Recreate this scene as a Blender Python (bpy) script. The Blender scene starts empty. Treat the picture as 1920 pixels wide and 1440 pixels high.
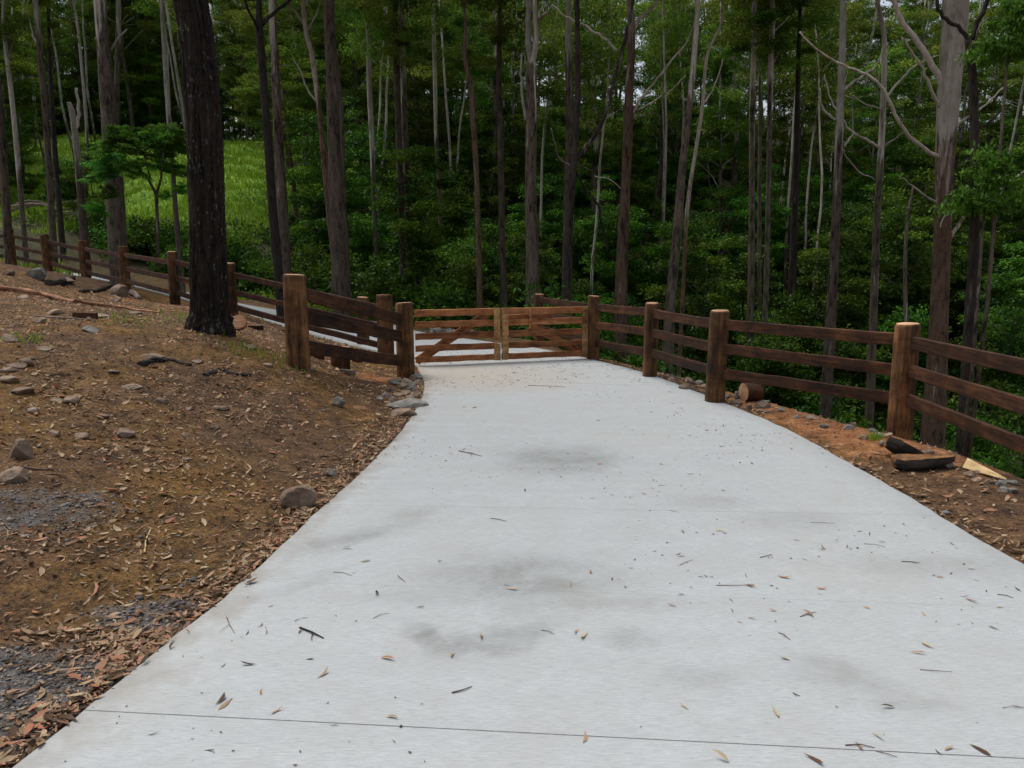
import bpy, math, random
import numpy as np
from mathutils import Vector, Matrix

# ------------------------------------------------------------------ camera, sky, sun, exposure
SC = bpy.context.scene
COL = SC.collection
F = 1450.0                                   # focal length in photo pixels (1920 wide)
HC = 1.70
PITCH = math.atan(244 / F)
cam = bpy.data.cameras.new("camera")
cam.sensor_width = 36.0
cam.lens = F / 1920 * 36
cam.clip_start = 0.05
cam.clip_end = 3000
cob = bpy.data.objects.new("camera", cam)
cob.location = (0, 0, HC)
cob.rotation_euler = (math.radians(90) - PITCH, 0, 0)
COL.objects.link(cob)
SC.camera = cob

world = bpy.data.worlds.new("World")
SC.world = world
world.use_nodes = True
wn = world.node_tree
bg = wn.nodes["Background"]
sky = wn.nodes.new("ShaderNodeTexSky")
sky.sky_type = 'NISHITA'
sky.sun_disc = False
sky.sun_elevation = math.radians(68)
sky.sun_rotation = math.radians(-50)
sky.air_density = 1.0
sky.dust_density = 5.0
sky.ozone_density = 1.0
hs = wn.nodes.new("ShaderNodeHueSaturation")      # thin cloud: paler than a clear sky
hs.inputs["Saturation"].default_value = 0.5
wn.links.new(sky.outputs[0], hs.inputs["Color"])
wn.links.new(hs.outputs[0], bg.inputs[0])
bg.inputs[1].default_value = 0.105

sun = bpy.data.lights.new("sun", 'SUN')
sun.energy = 1.4
sun.angle = math.radians(40)
sun.color = (1.0, 0.97, 0.92)
sob = bpy.data.objects.new("sun", sun)
sob.rotation_euler = Vector((-math.sin(math.radians(50)) * math.cos(math.radians(68)), math.cos(math.radians(50)) * math.cos(math.radians(68)), math.sin(math.radians(68)))).to_track_quat('Z', 'Y').to_euler()   # from the left, beyond the gate, high
COL.objects.link(sob)

SC.view_settings.view_transform = 'Standard'
SC.view_settings.look = 'None'
SC.view_settings.exposure = 0.8
SC.view_settings.gamma = 1
SC.cycles.max_bounces = 7
SC.cycles.diffuse_bounces = 4
SC.cycles.glossy_bounces = 2
SC.cycles.transmission_bounces = 4
SC.cycles.use_denoising = True

R = random.Random(11)
RN = np.random.default_rng(5)
sp_, cp_ = math.sin(PITCH), math.cos(PITCH)


def ray(u, v):
    X = (u - 960) / F
    Y = (720 - v) / F
    return (X, cp_ + Y * sp_, -sp_ + Y * cp_)


def at(u, v, Y):
    d = ray(u, v)
    t = Y / d[1]
    return Vector((d[0] * t, Y, HC + d[2] * t))


def flat(u, v, z=0.0):
    d = ray(u, v)
    t = (z - HC) / d[2]
    return Vector((d[0] * t, d[1] * t, z))


def project(x, y, z):
    dz = z - HC
    fw = y * cp_ - dz * sp_
    upc = y * sp_ + dz * cp_
    return 960 + F * x / fw, 720 - F * upc / fw


# ------------------------------------------------------------------ object helpers
def link(o):
    COL.objects.link(o)
    return o


def mesh_np(name, V, faces, mats, parent=None, smooth=False, attrs=None, mat_idx=None):
    """V (n,3) array, faces: (m,k) array or list of tuples."""
    me = bpy.data.meshes.new(name)
    V = np.asarray(V, dtype=np.float32)
    if isinstance(faces, np.ndarray):
        m, k = faces.shape
        me.vertices.add(len(V))
        me.vertices.foreach_set("co", V.ravel())
        me.loops.add(m * k)
        me.loops.foreach_set("vertex_index", faces.astype(np.int32).ravel())
        me.polygons.add(m)
        me.polygons.foreach_set("loop_start", np.arange(0, m * k, k, dtype=np.int32))
        me.polygons.foreach_set("loop_total", np.full(m, k, dtype=np.int32))
        me.update(calc_edges=True)
    else:
        me.from_pydata([tuple(map(float, p)) for p in V], [], [tuple(map(int, f)) for f in faces])
        me.update()
    me.validate()
    if smooth:
        me.polygons.foreach_set("use_smooth", np.ones(len(me.polygons), dtype=bool))
    for a, arr in (attrs or {}).items():
        at_ = me.attributes.new(a, 'FLOAT', 'POINT')
        at_.data.foreach_set("value", np.asarray(arr, dtype=np.float32))
    if not isinstance(mats, (list, tuple)):
        mats = [mats]
    for m_ in mats:
        me.materials.append(m_)
    if mat_idx is not None:
        me.polygons.foreach_set("material_index", np.asarray(mat_idx, dtype=np.int32))
    o = bpy.data.objects.new(name, me)
    if parent is not None:
        o.parent = parent
    return link(o)


def tag(o, label=None, cat=None, group=None, kind=None):
    if label: o["label"] = label
    if cat: o["category"] = cat
    if group: o["group"] = group
    if kind: o["kind"] = kind
    return o


def thing(name, label, cat, loc=(0, 0, 0), group=None, rz=0.0):
    o = bpy.data.objects.new(name, None)
    o.empty_display_size = 0.2
    o.location = loc
    o.rotation_euler = (0, 0, rz)
    return tag(link(o), label, cat, group)


class MB:
    """collects shapes with material indices into one mesh"""
    def __init__(s):
        s.V, s.Fa, s.M, s.A = [], [], [], []

    def add(s, V, Fs, mi=0, a=None):
        b = len(s.V)
        s.V += [tuple(p) for p in V]
        s.Fa += [tuple(b + i for i in f) for f in Fs]
        s.M += [mi] * len(Fs)
        s.A += list(a) if a is not None else [0.0] * len(V)

    def tube(s, pts, rads, n=10, mi=0, cap=True, capmi=None, jit=0.0, a=None, rnd=R):
        pts = [Vector(p) for p in pts]
        V, Fs = [], []
        N = len(pts)
        ref = Vector((1, 0.13, 0.07)).normalized()
        for i, p in enumerate(pts):
            t = (pts[min(i + 1, N - 1)] - pts[max(i - 1, 0)]).normalized()
            e1 = (ref - t * ref.dot(t))
            if e1.length < 0.05:
                e1 = Vector((0, 1, 0)) - t * t.y
            e1.normalize()
            e2 = t.cross(e1)
            for k in range(n):
                an = 2 * math.pi * k / n
                r = rads[i] * (1 + jit * (rnd.random() - .5))
                V.append(p + e1 * (r * math.cos(an)) + e2 * (r * math.sin(an)))
        for i in range(N - 1):
            for k in range(n):
                k2 = (k + 1) % n
                Fs.append((i * n + k, i * n + k2, (i + 1) * n + k2, (i + 1) * n + k))
        aa = None
        if a is not None:
            aa = [a[i] for i in range(N) for _ in range(n)]
        s.add(V, Fs, mi, aa)
        if cap:
            cm = mi if capmi is None else capmi
            b = len(s.V) - len(V)
            s.Fa.append(tuple(b + (N - 1) * n + k for k in range(n))); s.M.append(cm)
            s.Fa.append(tuple(b + n - 1 - k for k in range(n))); s.M.append(cm)

    def build(s, name, mats, parent=None, smooth=False, attr=None):
        return mesh_np(name, s.V, s.Fa, mats, parent, smooth, {attr: s.A} if attr else None, s.M)


# ------------------------------------------------------------------ vector noise
_perm = RN.random((256, 256))


def vnoise(x, y):
    xi = np.floor(x).astype(int); yi = np.floor(y).astype(int)
    fx = x - xi; fy = y - yi
    fx = fx * fx * (3 - 2 * fx); fy = fy * fy * (3 - 2 * fy)
    g = lambda a, b: _perm[a & 255, b & 255]
    return (g(xi, yi) * (1 - fx) * (1 - fy) + g(xi + 1, yi) * fx * (1 - fy)
            + g(xi, yi + 1) * (1 - fx) * fy + g(xi + 1, yi + 1) * fx * fy) * 2 - 1


def fbm(x, y, o=4):
    s, a = 0, 1.0
    for i in range(o):
        s = s + a * vnoise(x * 2 ** i + 17 * i, y * 2 ** i + 31 * i)
        a *= .5
    return s


def sstep(a, b, x):
    t = np.clip((x - a) / (b - a), 0, 1)
    return t * t * (3 - 2 * t)


# ------------------------------------------------------------------ materials
def mat(name):
    m = bpy.data.materials.new(name)
    m.use_nodes = True
    nt = m.node_tree
    b = nt.nodes["Principled BSDF"]
    b.inputs["Roughness"].default_value = 0.85
    b.inputs["Specular IOR Level"].default_value = 0.25
    return m, nt, b


def node(nt, t, **kw):
    n = nt.nodes.new(t)
    for k, v in kw.items():
        if k.startswith("i_"):
            n.inputs[k[2:]].default_value = v
        else:
            setattr(n, k, v)
    return n


def ramp(nt, fac, stops):
    r = nt.nodes.new("ShaderNodeValToRGB")
    els = r.color_ramp.elements
    while len(els) < len(stops): els.new(0.5)
    for e, (p, c) in zip(els, stops):
        e.position = p
        e.color = (c[0], c[1], c[2], 1)
    nt.links.new(fac, r.inputs[0])
    return r.outputs[0]


def mix(nt, fac, a, b, mode='MIX'):
    m = nt.nodes.new("ShaderNodeMix")
    m.data_type = 'RGBA'
    m.blend_type = mode
    if isinstance(fac, (int, float)): m.inputs[0].default_value = fac
    else: nt.links.new(fac, m.inputs[0])
    for i, c in ((6, a), (7, b)):
        if isinstance(c, (tuple, list)): m.inputs[i].default_value = (*c[:3], 1)
        else: nt.links.new(c, m.inputs[i])
    return m.outputs[2]


def mth(nt, op, a, b=None, c=None, clamp=False):
    m = nt.nodes.new("ShaderNodeMath")
    m.operation = op
    m.use_clamp = clamp
    for i, x in enumerate((a, b, c)):
        if x is None: continue
        if isinstance(x, (int, float)): m.inputs[i].default_value = x
        else: nt.links.new(x, m.inputs[i])
    return m.outputs[0]


def coords(nt, scale=(1, 1, 1), kind="Object"):
    tc = nt.nodes.new("ShaderNodeTexCoord")
    mp = nt.nodes.new("ShaderNodeMapping")
    mp.inputs["Scale"].default_value = scale
    nt.links.new(tc.outputs[kind], mp.inputs[0])
    return mp.outputs[0]


def noise(nt, vec, scale, detail=5, rough=.6, dist=0.0):
    n = node(nt, "ShaderNodeTexNoise")
    n.inputs["Scale"].default_value = scale
    n.inputs["Detail"].default_value = detail
    n.inputs["Roughness"].default_value = rough
    n.inputs["Distortion"].default_value = dist
    nt.links.new(vec, n.inputs["Vector"])
    return n.outputs[0]


def bump(nt, b, h, strength=.5, dist=.02):
    bn = nt.nodes.new("ShaderNodeBump")
    bn.inputs["Strength"].default_value = strength
    bn.inputs["Distance"].default_value = dist
    nt.links.new(h, bn.inputs["Height"])
    nt.links.new(bn.outputs[0], b.inputs["Normal"])


def attr(nt, name):
    a = nt.nodes.new("ShaderNodeAttribute")
    a.attribute_name = name
    return a.outputs["Fac"]


def wood_mat(name, dark, midc, light, vertical=False, rough=.8):
    m, nt, b = mat(name)
    oi = nt.nodes.new("ShaderNodeObjectInfo")
    tc = nt.nodes.new("ShaderNodeTexCoord")
    add = nt.nodes.new("ShaderNodeVectorMath"); add.operation = 'ADD'
    sc = nt.nodes.new("ShaderNodeVectorMath"); sc.operation = 'SCALE'
    cmb = nt.nodes.new("ShaderNodeCombineXYZ")
    for i in range(3): nt.links.new(oi.outputs["Random"], cmb.inputs[i])
    nt.links.new(cmb.outputs[0], sc.inputs[0]); sc.inputs[3].default_value = 37
    nt.links.new(tc.outputs["Object"], add.inputs[0]); nt.links.new(sc.outputs[0], add.inputs[1])
    mp = nt.nodes.new("ShaderNodeMapping")
    mp.inputs["Scale"].default_value = (1, 1, .07) if vertical else (.07, 1, 1)
    nt.links.new(add.outputs[0], mp.inputs[0])
    n1 = noise(nt, mp.outputs[0], 40, 6, .65, .4)
    n2 = noise(nt, add.outputs[0], 4.5, 4, .65)
    n3 = noise(nt, mp.outputs[0], 9, 3, .5)
    s = mth(nt, 'ADD', mth(nt, 'MULTIPLY', n1, .5), mth(nt, 'MULTIPLY', n2, .5))
    s = mth(nt, 'ADD', mth(nt, 'MULTIPLY', s, .75), mth(nt, 'MULTIPLY', n3, .25))
    c = ramp(nt, s, [(.4, dark), (.5, midc), (.61, light)])
    v = mth(nt, 'ADD', mth(nt, 'MULTIPLY', oi.outputs["Random"], .5), .75)
    hsv = nt.nodes.new("ShaderNodeHueSaturation")
    nt.links.new(c, hsv.inputs["Color"]); nt.links.new(v, hsv.inputs["Value"])
    nt.links.new(hsv.outputs[0], b.inputs["Base Color"])
    b.inputs["Roughness"].default_value = rough
    bump(nt, b, n1, .5, .006)
    return m


M_RAIL = wood_mat("rail_wood", (.009, .004, .002), (.042, .016, .006), (.1, .04, .015))
M_GATE = wood_mat("gate_wood", (.1, .036, .013), (.26, .098, .036), (.4, .175, .072))
M_GATEV = wood_mat("gate_stile_wood", (.13, .06, .022), (.3, .16, .063), (.44, .26, .115), True)
M_POST = wood_mat("post_wood", (.014, .007, .003), (.08, .036, .013), (.2, .095, .034), True)
M_CUT = wood_mat("cut_end_wood", (.25, .12, .06), (.42, .23, .13), (.55, .35, .22))
M_CHAR = wood_mat("dark_bark", (.008, .008, .007), (.025, .022, .018), (.06, .05, .04))
M_PALEWOOD = wood_mat("split_wood", (.3, .2, .09), (.5, .36, .18), (.6, .48, .28))
M_STICK = wood_mat("stick_wood", (.05, .035, .025), (.14, .1, .075), (.3, .25, .2))
M_REDSTICK = wood_mat("red_branch_wood", (.07, .03, .015), (.2, .09, .045), (.32, .17, .09))


def bark_mat(name, lo, hi, pale_lo, pale_hi, scale=14, lichen=0.0, bs=.6, bd=.02, zs=.12):
    """attribute 'pale' 0..1 : rough brown stocking below, smooth pale gum bark above"""
    m, nt, b = mat(name)
    vec = coords(nt, (1, 1, zs * 1.9))
    vec2 = coords(nt, (1, 1, 1))
    oi = nt.nodes.new("ShaderNodeObjectInfo")
    n1 = noise(nt, vec, scale, 7, .7, .3)
    n2 = noise(nt, coords(nt, (1, 1, .45)), 3.2, 5, .7, .8)
    c1 = ramp(nt, mth(nt, 'ADD', mth(nt, 'MULTIPLY', n1, .58), mth(nt, 'MULTIPLY', n2, .42)), [(.41, lo), (.48, tuple(.45 * p + .55 * q for p, q in zip(lo, hi))), (.58, hi)])
    n3 = noise(nt, coords(nt, (1, 1, .3)), 2.2, 5, .7, .5)
    c2 = ramp(nt, mth(nt, 'ADD', mth(nt, 'MULTIPLY', n3, .6), mth(nt, 'MULTIPLY', n1, .4)), [(.42, pale_lo), (.56, pale_hi)])
    fac = mth(nt, 'ADD', attr(nt, "pale"), mth(nt, 'ADD', mth(nt, 'MULTIPLY', mth(nt, 'SUBTRACT', n3, .5), 1.0), mth(nt, 'MULTIPLY', mth(nt, 'SUBTRACT', noise(nt, coords(nt, (1, 1, .06)), 9, 3, .6), .5), 2.2)))
    fac = mth(nt, 'MULTIPLY', mth(nt, 'SUBTRACT', fac, .35), 3.5, clamp=True)
    c = mix(nt, fac, c1, c2)
    if lichen:
        n4 = noise(nt, coords(nt, (1, 1, .45)), 26, 3, .6)
        n5 = noise(nt, vec2, 1.7, 2, .5)
        l = mth(nt, 'MULTIPLY', mth(nt, 'SUBTRACT', mth(nt, 'ADD', n4, mth(nt, 'MULTIPLY', n5, .4)), .82), 14, clamp=True)
        c = mix(nt, mth(nt, 'MULTIPLY', l, lichen), c, (.16, .16, .13))
    v = mth(nt, 'ADD', mth(nt, 'MULTIPLY', oi.outputs["Random"], .6), .7)
    hsv = nt.nodes.new("ShaderNodeHueSaturation")
    nt.links.new(c, hsv.inputs["Color"]); nt.links.new(v, hsv.inputs["Value"])
    nt.links.new(hsv.outputs[0], b.inputs["Base Color"])
    b.inputs["Roughness"].default_value = .9
    bump(nt, b, n1, bs, bd)
    return m


M_BARK_BROWN = bark_mat("brown_gum_bark", (.02, .015, .011), (.14, .108, .08), (.24, .215, .175), (.46, .43, .37))
M_BARK_GREY = bark_mat("grey_gum_bark", (.022, .018, .014), (.13, .107, .08), (.2, .18, .145), (.42, .4, .35))
M_BARK_DARK = bark_mat("black_bark", (.008, .007, .006), (.045, .035, .028), (.1, .08, .07), (.2, .17, .15), 20)
M_BARK_NEAR = bark_mat("rough_dark_bark", (.005, .004, .003), (.042, .03, .021), (.1, .08, .07), (.2, .17, .15), 26, 1.0, 1.0, .04, .22)
M_BARK_RED = bark_mat("reddish_gum_bark", (.035, .02, .013), (.185, .118, .078), (.27, .22, .17), (.5, .45, .38))


def leaf_mat(name, stops, transl=.35, objvar=True):
    m, nt, b = mat(name)
    nt.nodes.remove(b)
    out = nt.nodes["Material Output"]
    oi = nt.nodes.new("ShaderNodeObjectInfo")
    c = ramp(nt, attr(nt, "rnd"), stops)
    hsv = nt.nodes.new("ShaderNodeHueSaturation")
    hsv.inputs["Saturation"].default_value = 1.0
    nt.links.new(c, hsv.inputs["Color"])
    if objvar:
        nt.links.new(mth(nt, 'ADD', mth(nt, 'MULTIPLY', oi.outputs["Random"], .7), .65), hsv.inputs["Value"])
        nt.links.new(mth(nt, 'ADD', mth(nt, 'MULTIPLY', oi.outputs["Random"], .05), .475), hsv.inputs["Hue"])
    d = nt.nodes.new("ShaderNodeBsdfDiffuse")
    t = nt.nodes.new("ShaderNodeBsdfTranslucent")
    g = nt.nodes.new("ShaderNodeBsdfGlossy"); g.inputs["Roughness"].default_value = .5
    g.inputs["Color"].default_value = (.5, .55, .5, 1)
    nt.links.new(hsv.outputs[0], d.inputs[0]); nt.links.new(hsv.outputs[0], t.inputs[0])
    m1 = nt.nodes.new("ShaderNodeMixShader"); m1.inputs[0].default_value = transl
    nt.links.new(d.outputs[0], m1.inputs[1]); nt.links.new(t.outputs[0], m1.inputs[2])
    m2 = nt.nodes.new("ShaderNodeMixShader"); m2.inputs[0].default_value = .02
    nt.links.new(m1.outputs[0], m2.inputs[1]); nt.links.new(g.outputs[0], m2.inputs[2])
    nt.links.new(m2.outputs[0], out.inputs[0])
    return m


M_LEAF_GUM = leaf_mat("gum_leaves", [(0, (.035, .078, .009)), (.5, (.08, .148, .016)), (.85, (.165, .24, .028)), (1, (.25, .27, .045))], .3)
M_LEAF_UND = leaf_mat("understory_leaves", [(0, (.016, .044, .005)), (.5, (.042, .102, .009)), (1, (.115, .22, .018))], .3)
M_LEAF_BRIGHT = leaf_mat("bright_leaves", [(0, (.05, .14, .015)), (.5, (.085, .23, .025)), (1, (.14, .32, .04))])
M_GRASS = leaf_mat("grass_blades", [(0, (.1, .19, .014)), (.6, (.2, .34, .022)), (1, (.34, .42, .06))], .4, False)
M_DEAD = leaf_mat("dry_leaves", [(0, (.05, .03, .018)), (.3, (.13, .075, .045)), (.5, (.25, .16, .095)), (.7, (.33, .24, .15)),
                                 (.85, (.3, .12, .07)), (1, (.42, .34, .22))], .15, False)
M_TWIGS = leaf_mat("twig_bits", [(0, (.022, .017, .013)), (.45, (.07, .055, .042)), (1, (.27, .21, .15))], .05, False)


def rock_mat(name, a, b_, c_):
    m, nt, b = mat(name)
    oi = nt.nodes.new("ShaderNodeObjectInfo")
    v = coords(nt)
    n = noise(nt, v, 9, 7, .7)
    n2 = noise(nt, v, 60, 4, .7)
    c = ramp(nt, mth(nt, 'ADD', mth(nt, 'MULTIPLY', n, .7), mth(nt, 'MULTIPLY', n2, .3)), [(.35, a), (.5, b_), (.65, c_)])
    hsv = nt.nodes.new("ShaderNodeHueSaturation")
    nt.links.new(c, hsv.inputs["Color"])
    nt.links.new(mth(nt, 'ADD', mth(nt, 'MULTIPLY', oi.outputs["Random"], .7), .65), hsv.inputs["Value"])
    nt.links.new(hsv.outputs[0], b.inputs["Base Color"])
    bump(nt, b, n2, .6, .01)
    return m


M_ROCK = rock_mat("brown_rock", (.09, .06, .04), (.19, .135, .095), (.3, .23, .17))
M_ROCKG = rock_mat("grey_rock", (.07, .065, .055), (.16, .15, .13), (.28, .26, .23))


def gravel_mat():
    m, nt, b = mat("gravel")
    c = ramp(nt, attr(nt, "rnd"), [(0, (.05, .048, .045)), (.5, (.12, .115, .11)), (.8, (.2, .19, .18)), (1, (.28, .2, .14))])
    nt.links.new(c, b.inputs["Base Color"])
    return m


M_GRAVEL = gravel_mat()


def ground_mat():
    m, nt, b = mat("soil")
    v = coords(nt)
    big = noise(nt, v, .7, 4, .6)
    mid = noise(nt, v, 5, 6, .7)
    fine = noise(nt, v, 45, 5, .75)
    fine2 = noise(nt, v, 160, 3, .7)
    s = mth(nt, 'ADD', mth(nt, 'MULTIPLY', mid, .45), mth(nt, 'MULTIPLY', fine, .55))
    soil = ramp(nt, s, [(.38, (.016, .009, .005)), (.47, (.068, .036, .017)), (.56, (.145, .08, .037)), (.64, (.25, .16, .09))])
    mossy = ramp(nt, s, [(.39, (.026, .014, .004)), (.5, (.135, .07, .016)), (.62, (.25, .14, .04))])
    c = mix(nt, mth(nt, 'MULTIPLY', mth(nt, 'SUBTRACT', big, .45), 5, clamp=True), soil, mossy)
    orange = ramp(nt, s, [(.38, (.07, .026, .01)), (.5, (.235, .095, .033)), (.62, (.42, .23, .11))])
    of = mth(nt, 'MULTIPLY', mth(nt, 'SUBTRACT', mth(nt, 'ADD', attr(nt, "orange"), mth(nt, 'MULTIPLY', mth(nt, 'SUBTRACT', mid, .5), 1.2)), .4), 4, clamp=True)
    c = mix(nt, of, c, orange)
    grav = ramp(nt, mth(nt, 'ADD', mth(nt, 'MULTIPLY', fine, .5), mth(nt, 'MULTIPLY', fine2, .5)), [(.36, (.025, .022, .02)), (.5, (.1, .09, .085)), (.64, (.24, .23, .23))])
    gf = mth(nt, 'MULTIPLY', mth(nt, 'SUBTRACT', mth(nt, 'ADD', attr(nt, "gravelly"), mth(nt, 'MULTIPLY', mth(nt, 'SUBTRACT', mid, .5), 1.3)), .4), 4, clamp=True)
    c = mix(nt, gf, c, grav)
    mulch = ramp(nt, s, [(.36, (.012, .014, .005)), (.5, (.035, .035, .012)), (.62, (.07, .055, .025))])
    c = mix(nt, attr(nt, "mulch"), c, mulch)
    grass = ramp(nt, mth(nt, 'ADD', mth(nt, 'MULTIPLY', mid, .6), mth(nt, 'MULTIPLY', fine, .4)), [(.36, (.07, .11, .02)), (.5, (.13, .25, .02)), (.64, (.24, .36, .035))])
    rf = mth(nt, 'MULTIPLY', mth(nt, 'SUBTRACT', mth(nt, 'ADD', attr(nt, "grassy"), mth(nt, 'MULTIPLY', mth(nt, 'SUBTRACT', mid, .5), 1.0)), .4), 4, clamp=True)
    c = mix(nt, rf, c, grass)
    nt.links.new(c, b.inputs["Base Color"])
    b.inputs["Roughness"].default_value = .95
    h = mth(nt, 'ADD', mth(nt, 'MULTIPLY', fine, .6), mth(nt, 'MULTIPLY', fine2, .4))
    bump(nt, b, h, .9, .03)
    return m


M_GROUND = ground_mat()

# ------------------------------------------------------------------ driveway outline
Lpix = [(-420, 1800), (-230, 1640), (0, 1452), (150, 1333), (300, 1212), (430, 1108), (590, 962), (690, 872), (755, 802), (785, 755), (795, 725), (788, 700), (782, 684)]
Rpix = [(1480, 806), (1352, 752), (1225, 703), (1150, 683), (1100, 671)]
Rworld0 = []
Ledge = [(*flat(u, v)[:2], 0.0) for u, v in Lpix]
r1, r2 = flat(1690, 922), flat(1920, 1055)
Redge = [(4.45, -1.5, 0), (4.0, .3, 0), (3.5, 1.8, 0), (3.1, 3.1, 0), (*r2[:2], 0), (*r1[:2], 0)] + [(*flat(u, v)[:2], 0.0) for u, v in Rpix]
Ledge = [(-4.2, -1.5, 0)] + [p for p in Ledge if p[1] > -1]
Ledge += [(-1.75, 12.5, 0), (-2.4, 13.6, .01), (-3.2, 14.7, .02), (-4.3, 16.3, .05), (-5.4, 17.7, .12), (-6.9, 19.3, .26), (-9.3, 21.6, .52), (-12.4, 23.7, .92), (-16, 25.6, 1.2), (-20, 27.6, 1.4), (-27, 30, 1.7), (-38, 33, 2.2)]
Redge += [(*flat(1005, 652)[:2], 0), (*flat(915, 640)[:2], 0), (*flat(803, 625, .02)[:2], .02), (-2.9, 18.4, .05), (-4.3, 20.0, .08), (-6.1, 21.3, .13), (-8.2, 23, .28), (-10.7, 24.9, .54), (-14.5, 27.2, .93), (-18, 29, 1.2), (-22, 31, 1.42), (-28, 33, 1.7), (-38, 37, 2.2)]


def resample(P, n):
    P = np.array(P, float)
    d = np.r_[0, np.cumsum(np.linalg.norm(np.diff(P[:, :2], axis=0), axis=1))]
    # catmull-rom densify
    Q = []
    for i in range(len(P) - 1):
        p0, p1, p2, p3 = P[max(i - 1, 0)], P[i], P[i + 1], P[min(i + 2, len(P) - 1)]
        for t in np.linspace(0, 1, 12, endpoint=False):
            Q.append(.5 * ((2 * p1) + (-p0 + p2) * t + (2 * p0 - 5 * p1 + 4 * p2 - p3) * t * t + (-p0 + 3 * p1 - 3 * p2 + p3) * t ** 3))
    Q.append(P[-1])
    Q = np.array(Q)
    d = np.r_[0, np.cumsum(np.linalg.norm(np.diff(Q[:, :2], axis=0), axis=1))]
    s = np.linspace(0, d[-1], n)
    return np.stack([np.interp(s, d, Q[:, k]) for k in range(3)], 1)


# resample the two stretches (before and after the gate) separately so that cross lines stay across
gl = [i for i, p in enumerate(Ledge) if abs(p[1] - flat(782, 684).y) < .01][0]
gr = [i for i, p in enumerate(Redge) if abs(p[1] - flat(1100, 671).y) < .01][0]
DL = np.vstack([resample(Ledge[:gl + 1], 110), resample(Ledge[gl:], 70)[1:]])
DR = np.vstack([resample(Redge[:gr + 1], 110), resample(Redge[gr:], 70)[1:]])
POLY = np.vstack([DL, DR[::-1]])


def drive_info(x, y):
    """inside mask, distance to edge, drive level at the nearest edge"""
    x = np.asarray(x, float); y = np.asarray(y, float)
    n = len(POLY)
    ins = np.zeros(x.shape, bool)
    best = np.full(x.shape, 1e9)
    zz = np.zeros(x.shape)
    for i in range(n):
        a, b = POLY[i], POLY[(i + 1) % n]
        if a[1] != b[1]:
            c = ((a[1] > y) != (b[1] > y)) & (x < (b[0] - a[0]) * (y - a[1]) / (b[1] - a[1]) + a[0])
            ins ^= c
        e = b - a
        L2 = e[0] ** 2 + e[1] ** 2 + 1e-12
        t = np.clip(((x - a[0]) * e[0] + (y - a[1]) * e[1]) / L2, 0, 1)
        d = np.hypot(x - a[0] - t * e[0], y - a[1] - t * e[1])
        m = d < best
        best = np.where(m, d, best)
        zz = np.where(m, a[2] + t * e[2], zz)
    return ins, best, zz


# ------------------------------------------------------------------ terrain
CP = [
    # left bank
    (-4.6, -1, .0), (-8, -1, .35), (-3.4, 1.8, .02), (-5.5, 2, .2), (-2.3, 3.2, .02), (-3.3, 3.6, .1), (-3.3, 4.9, .27), (-5, 4.5, .5), (-1.9, 5.2, .07), (-2.6, 6.2, .2),
    (-4.6, 6.8, .68), (-3.2, 7.4, .4), (-2.0, 7.6, .16), (-2.45, 8.8, .42), (-3.75, 9.5, .78), (-5.5, 9, .92), (-1.75, 9.2, .12), (-1.55, 10.75, -.02), (-2.2, 10.2, .2),
    (-3.0, 11.0, .38), (-4.4, 12, .62), (-8.1, 12.3, 1.05), (-6, 12.4, .8), (-5.5, 15, .46), (-7, 16, .66), (-9.3, 18.5, .83), (-11.9, 21.5, 1.0), (-13.8, 23, 1.2), (-15.5, 24, 1.4),
    (-9, 15.5, 1.0), (-12, 18.5, 1.25), (-16, 20, 1.6), (-14, 12, 1.7), (-10, 7, 1.5), (-20, 8, 2.6), (-22, 20, 2.6), (-35, 22, 4), (-35, 0, 4),
    (-3.0, 13, .22), (-4, 14.4, .25),
    # right shoulder and gully
    (3.65, 7.2, -.03), (3.0, 8.9, -.03), (2.1, 10.85, -.04), (1.3, 12.4, -.04), (3.8, 4.5, -.03), (4.2, 2.6, -.03), (5.2, -1, -.05),
    (4.3, 7.3, -.22), (5.4, 7.6, -1.5), (5.0, 4.5, -.3), (6.5, 4.5, -1.7), (7, 0, -.9), (8, 8, -3.2), (3.8, 9.4, -.75), (5, 10.2, -2.1), (2.9, 11.5, -.6), (4.2, 13, -2.5), (2.0, 13.3, -.5), (3, 15, -2.2),
    (1.2, 15.5, -.4), (-.3, 17.5, -.3), (1, 19, -1.5), (6, 14, -3.5), (10, 12, -4.3), (14, 6, -5), (7, 19, -4), (14, 18, -4.5), (3, 23, -2.9), (-2, 22, -1.1), (-1, 26, -2.0),
    (-6, 25.5, -.2), (-5, 30, -.3), (8, 28, -3.3), (18, 28, -3.3), (28, 20, -3.2), (25, 5, -5),
    # opposite hill
    (-10, 29, .7), (-14, 33, 2.2), (-9, 36, 2.2), (-3, 36, 1.0), (4, 38, .2), (12, 40, .2), (24, 40, .8), (-14, 42, 5.0), (-10, 50, 6.8), (0, 50, 5.4), (12, 52, 4.2), (28, 54, 4.4),
    (-20, 32, 2.6), (-20, 42, 5.0), (-22, 57, 9.2), (-12, 58, 9.0), (-35, 42, 6.0), (-36, 58, 9.2), (-30, 75, 9.0), (-14, 75, 12), (0, 66, 10.5), (14, 68, 9.5), (30, 70, 9.5),
    (0, 84, 16.5), (18, 86, 15), (40, 86, 14), (-20, 100, 11), (0, 110, 20), (30, 110, 19), (60, 80, 12), (60, 40, 3), (60, 0, -3), (-60, 80, 9), (-60, 30, 6), (-60, 0, 5), (-70, 120, 9), (80, 120, 18), (0, 150, 22),
    (-30, -40, 1), (30, -40, -3), (0, -40, 0),
]
CP = np.array(CP, float)


def _U(r2):
    return np.where(r2 > 1e-12, r2 * np.log(r2 + 1e-12), 0)


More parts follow.
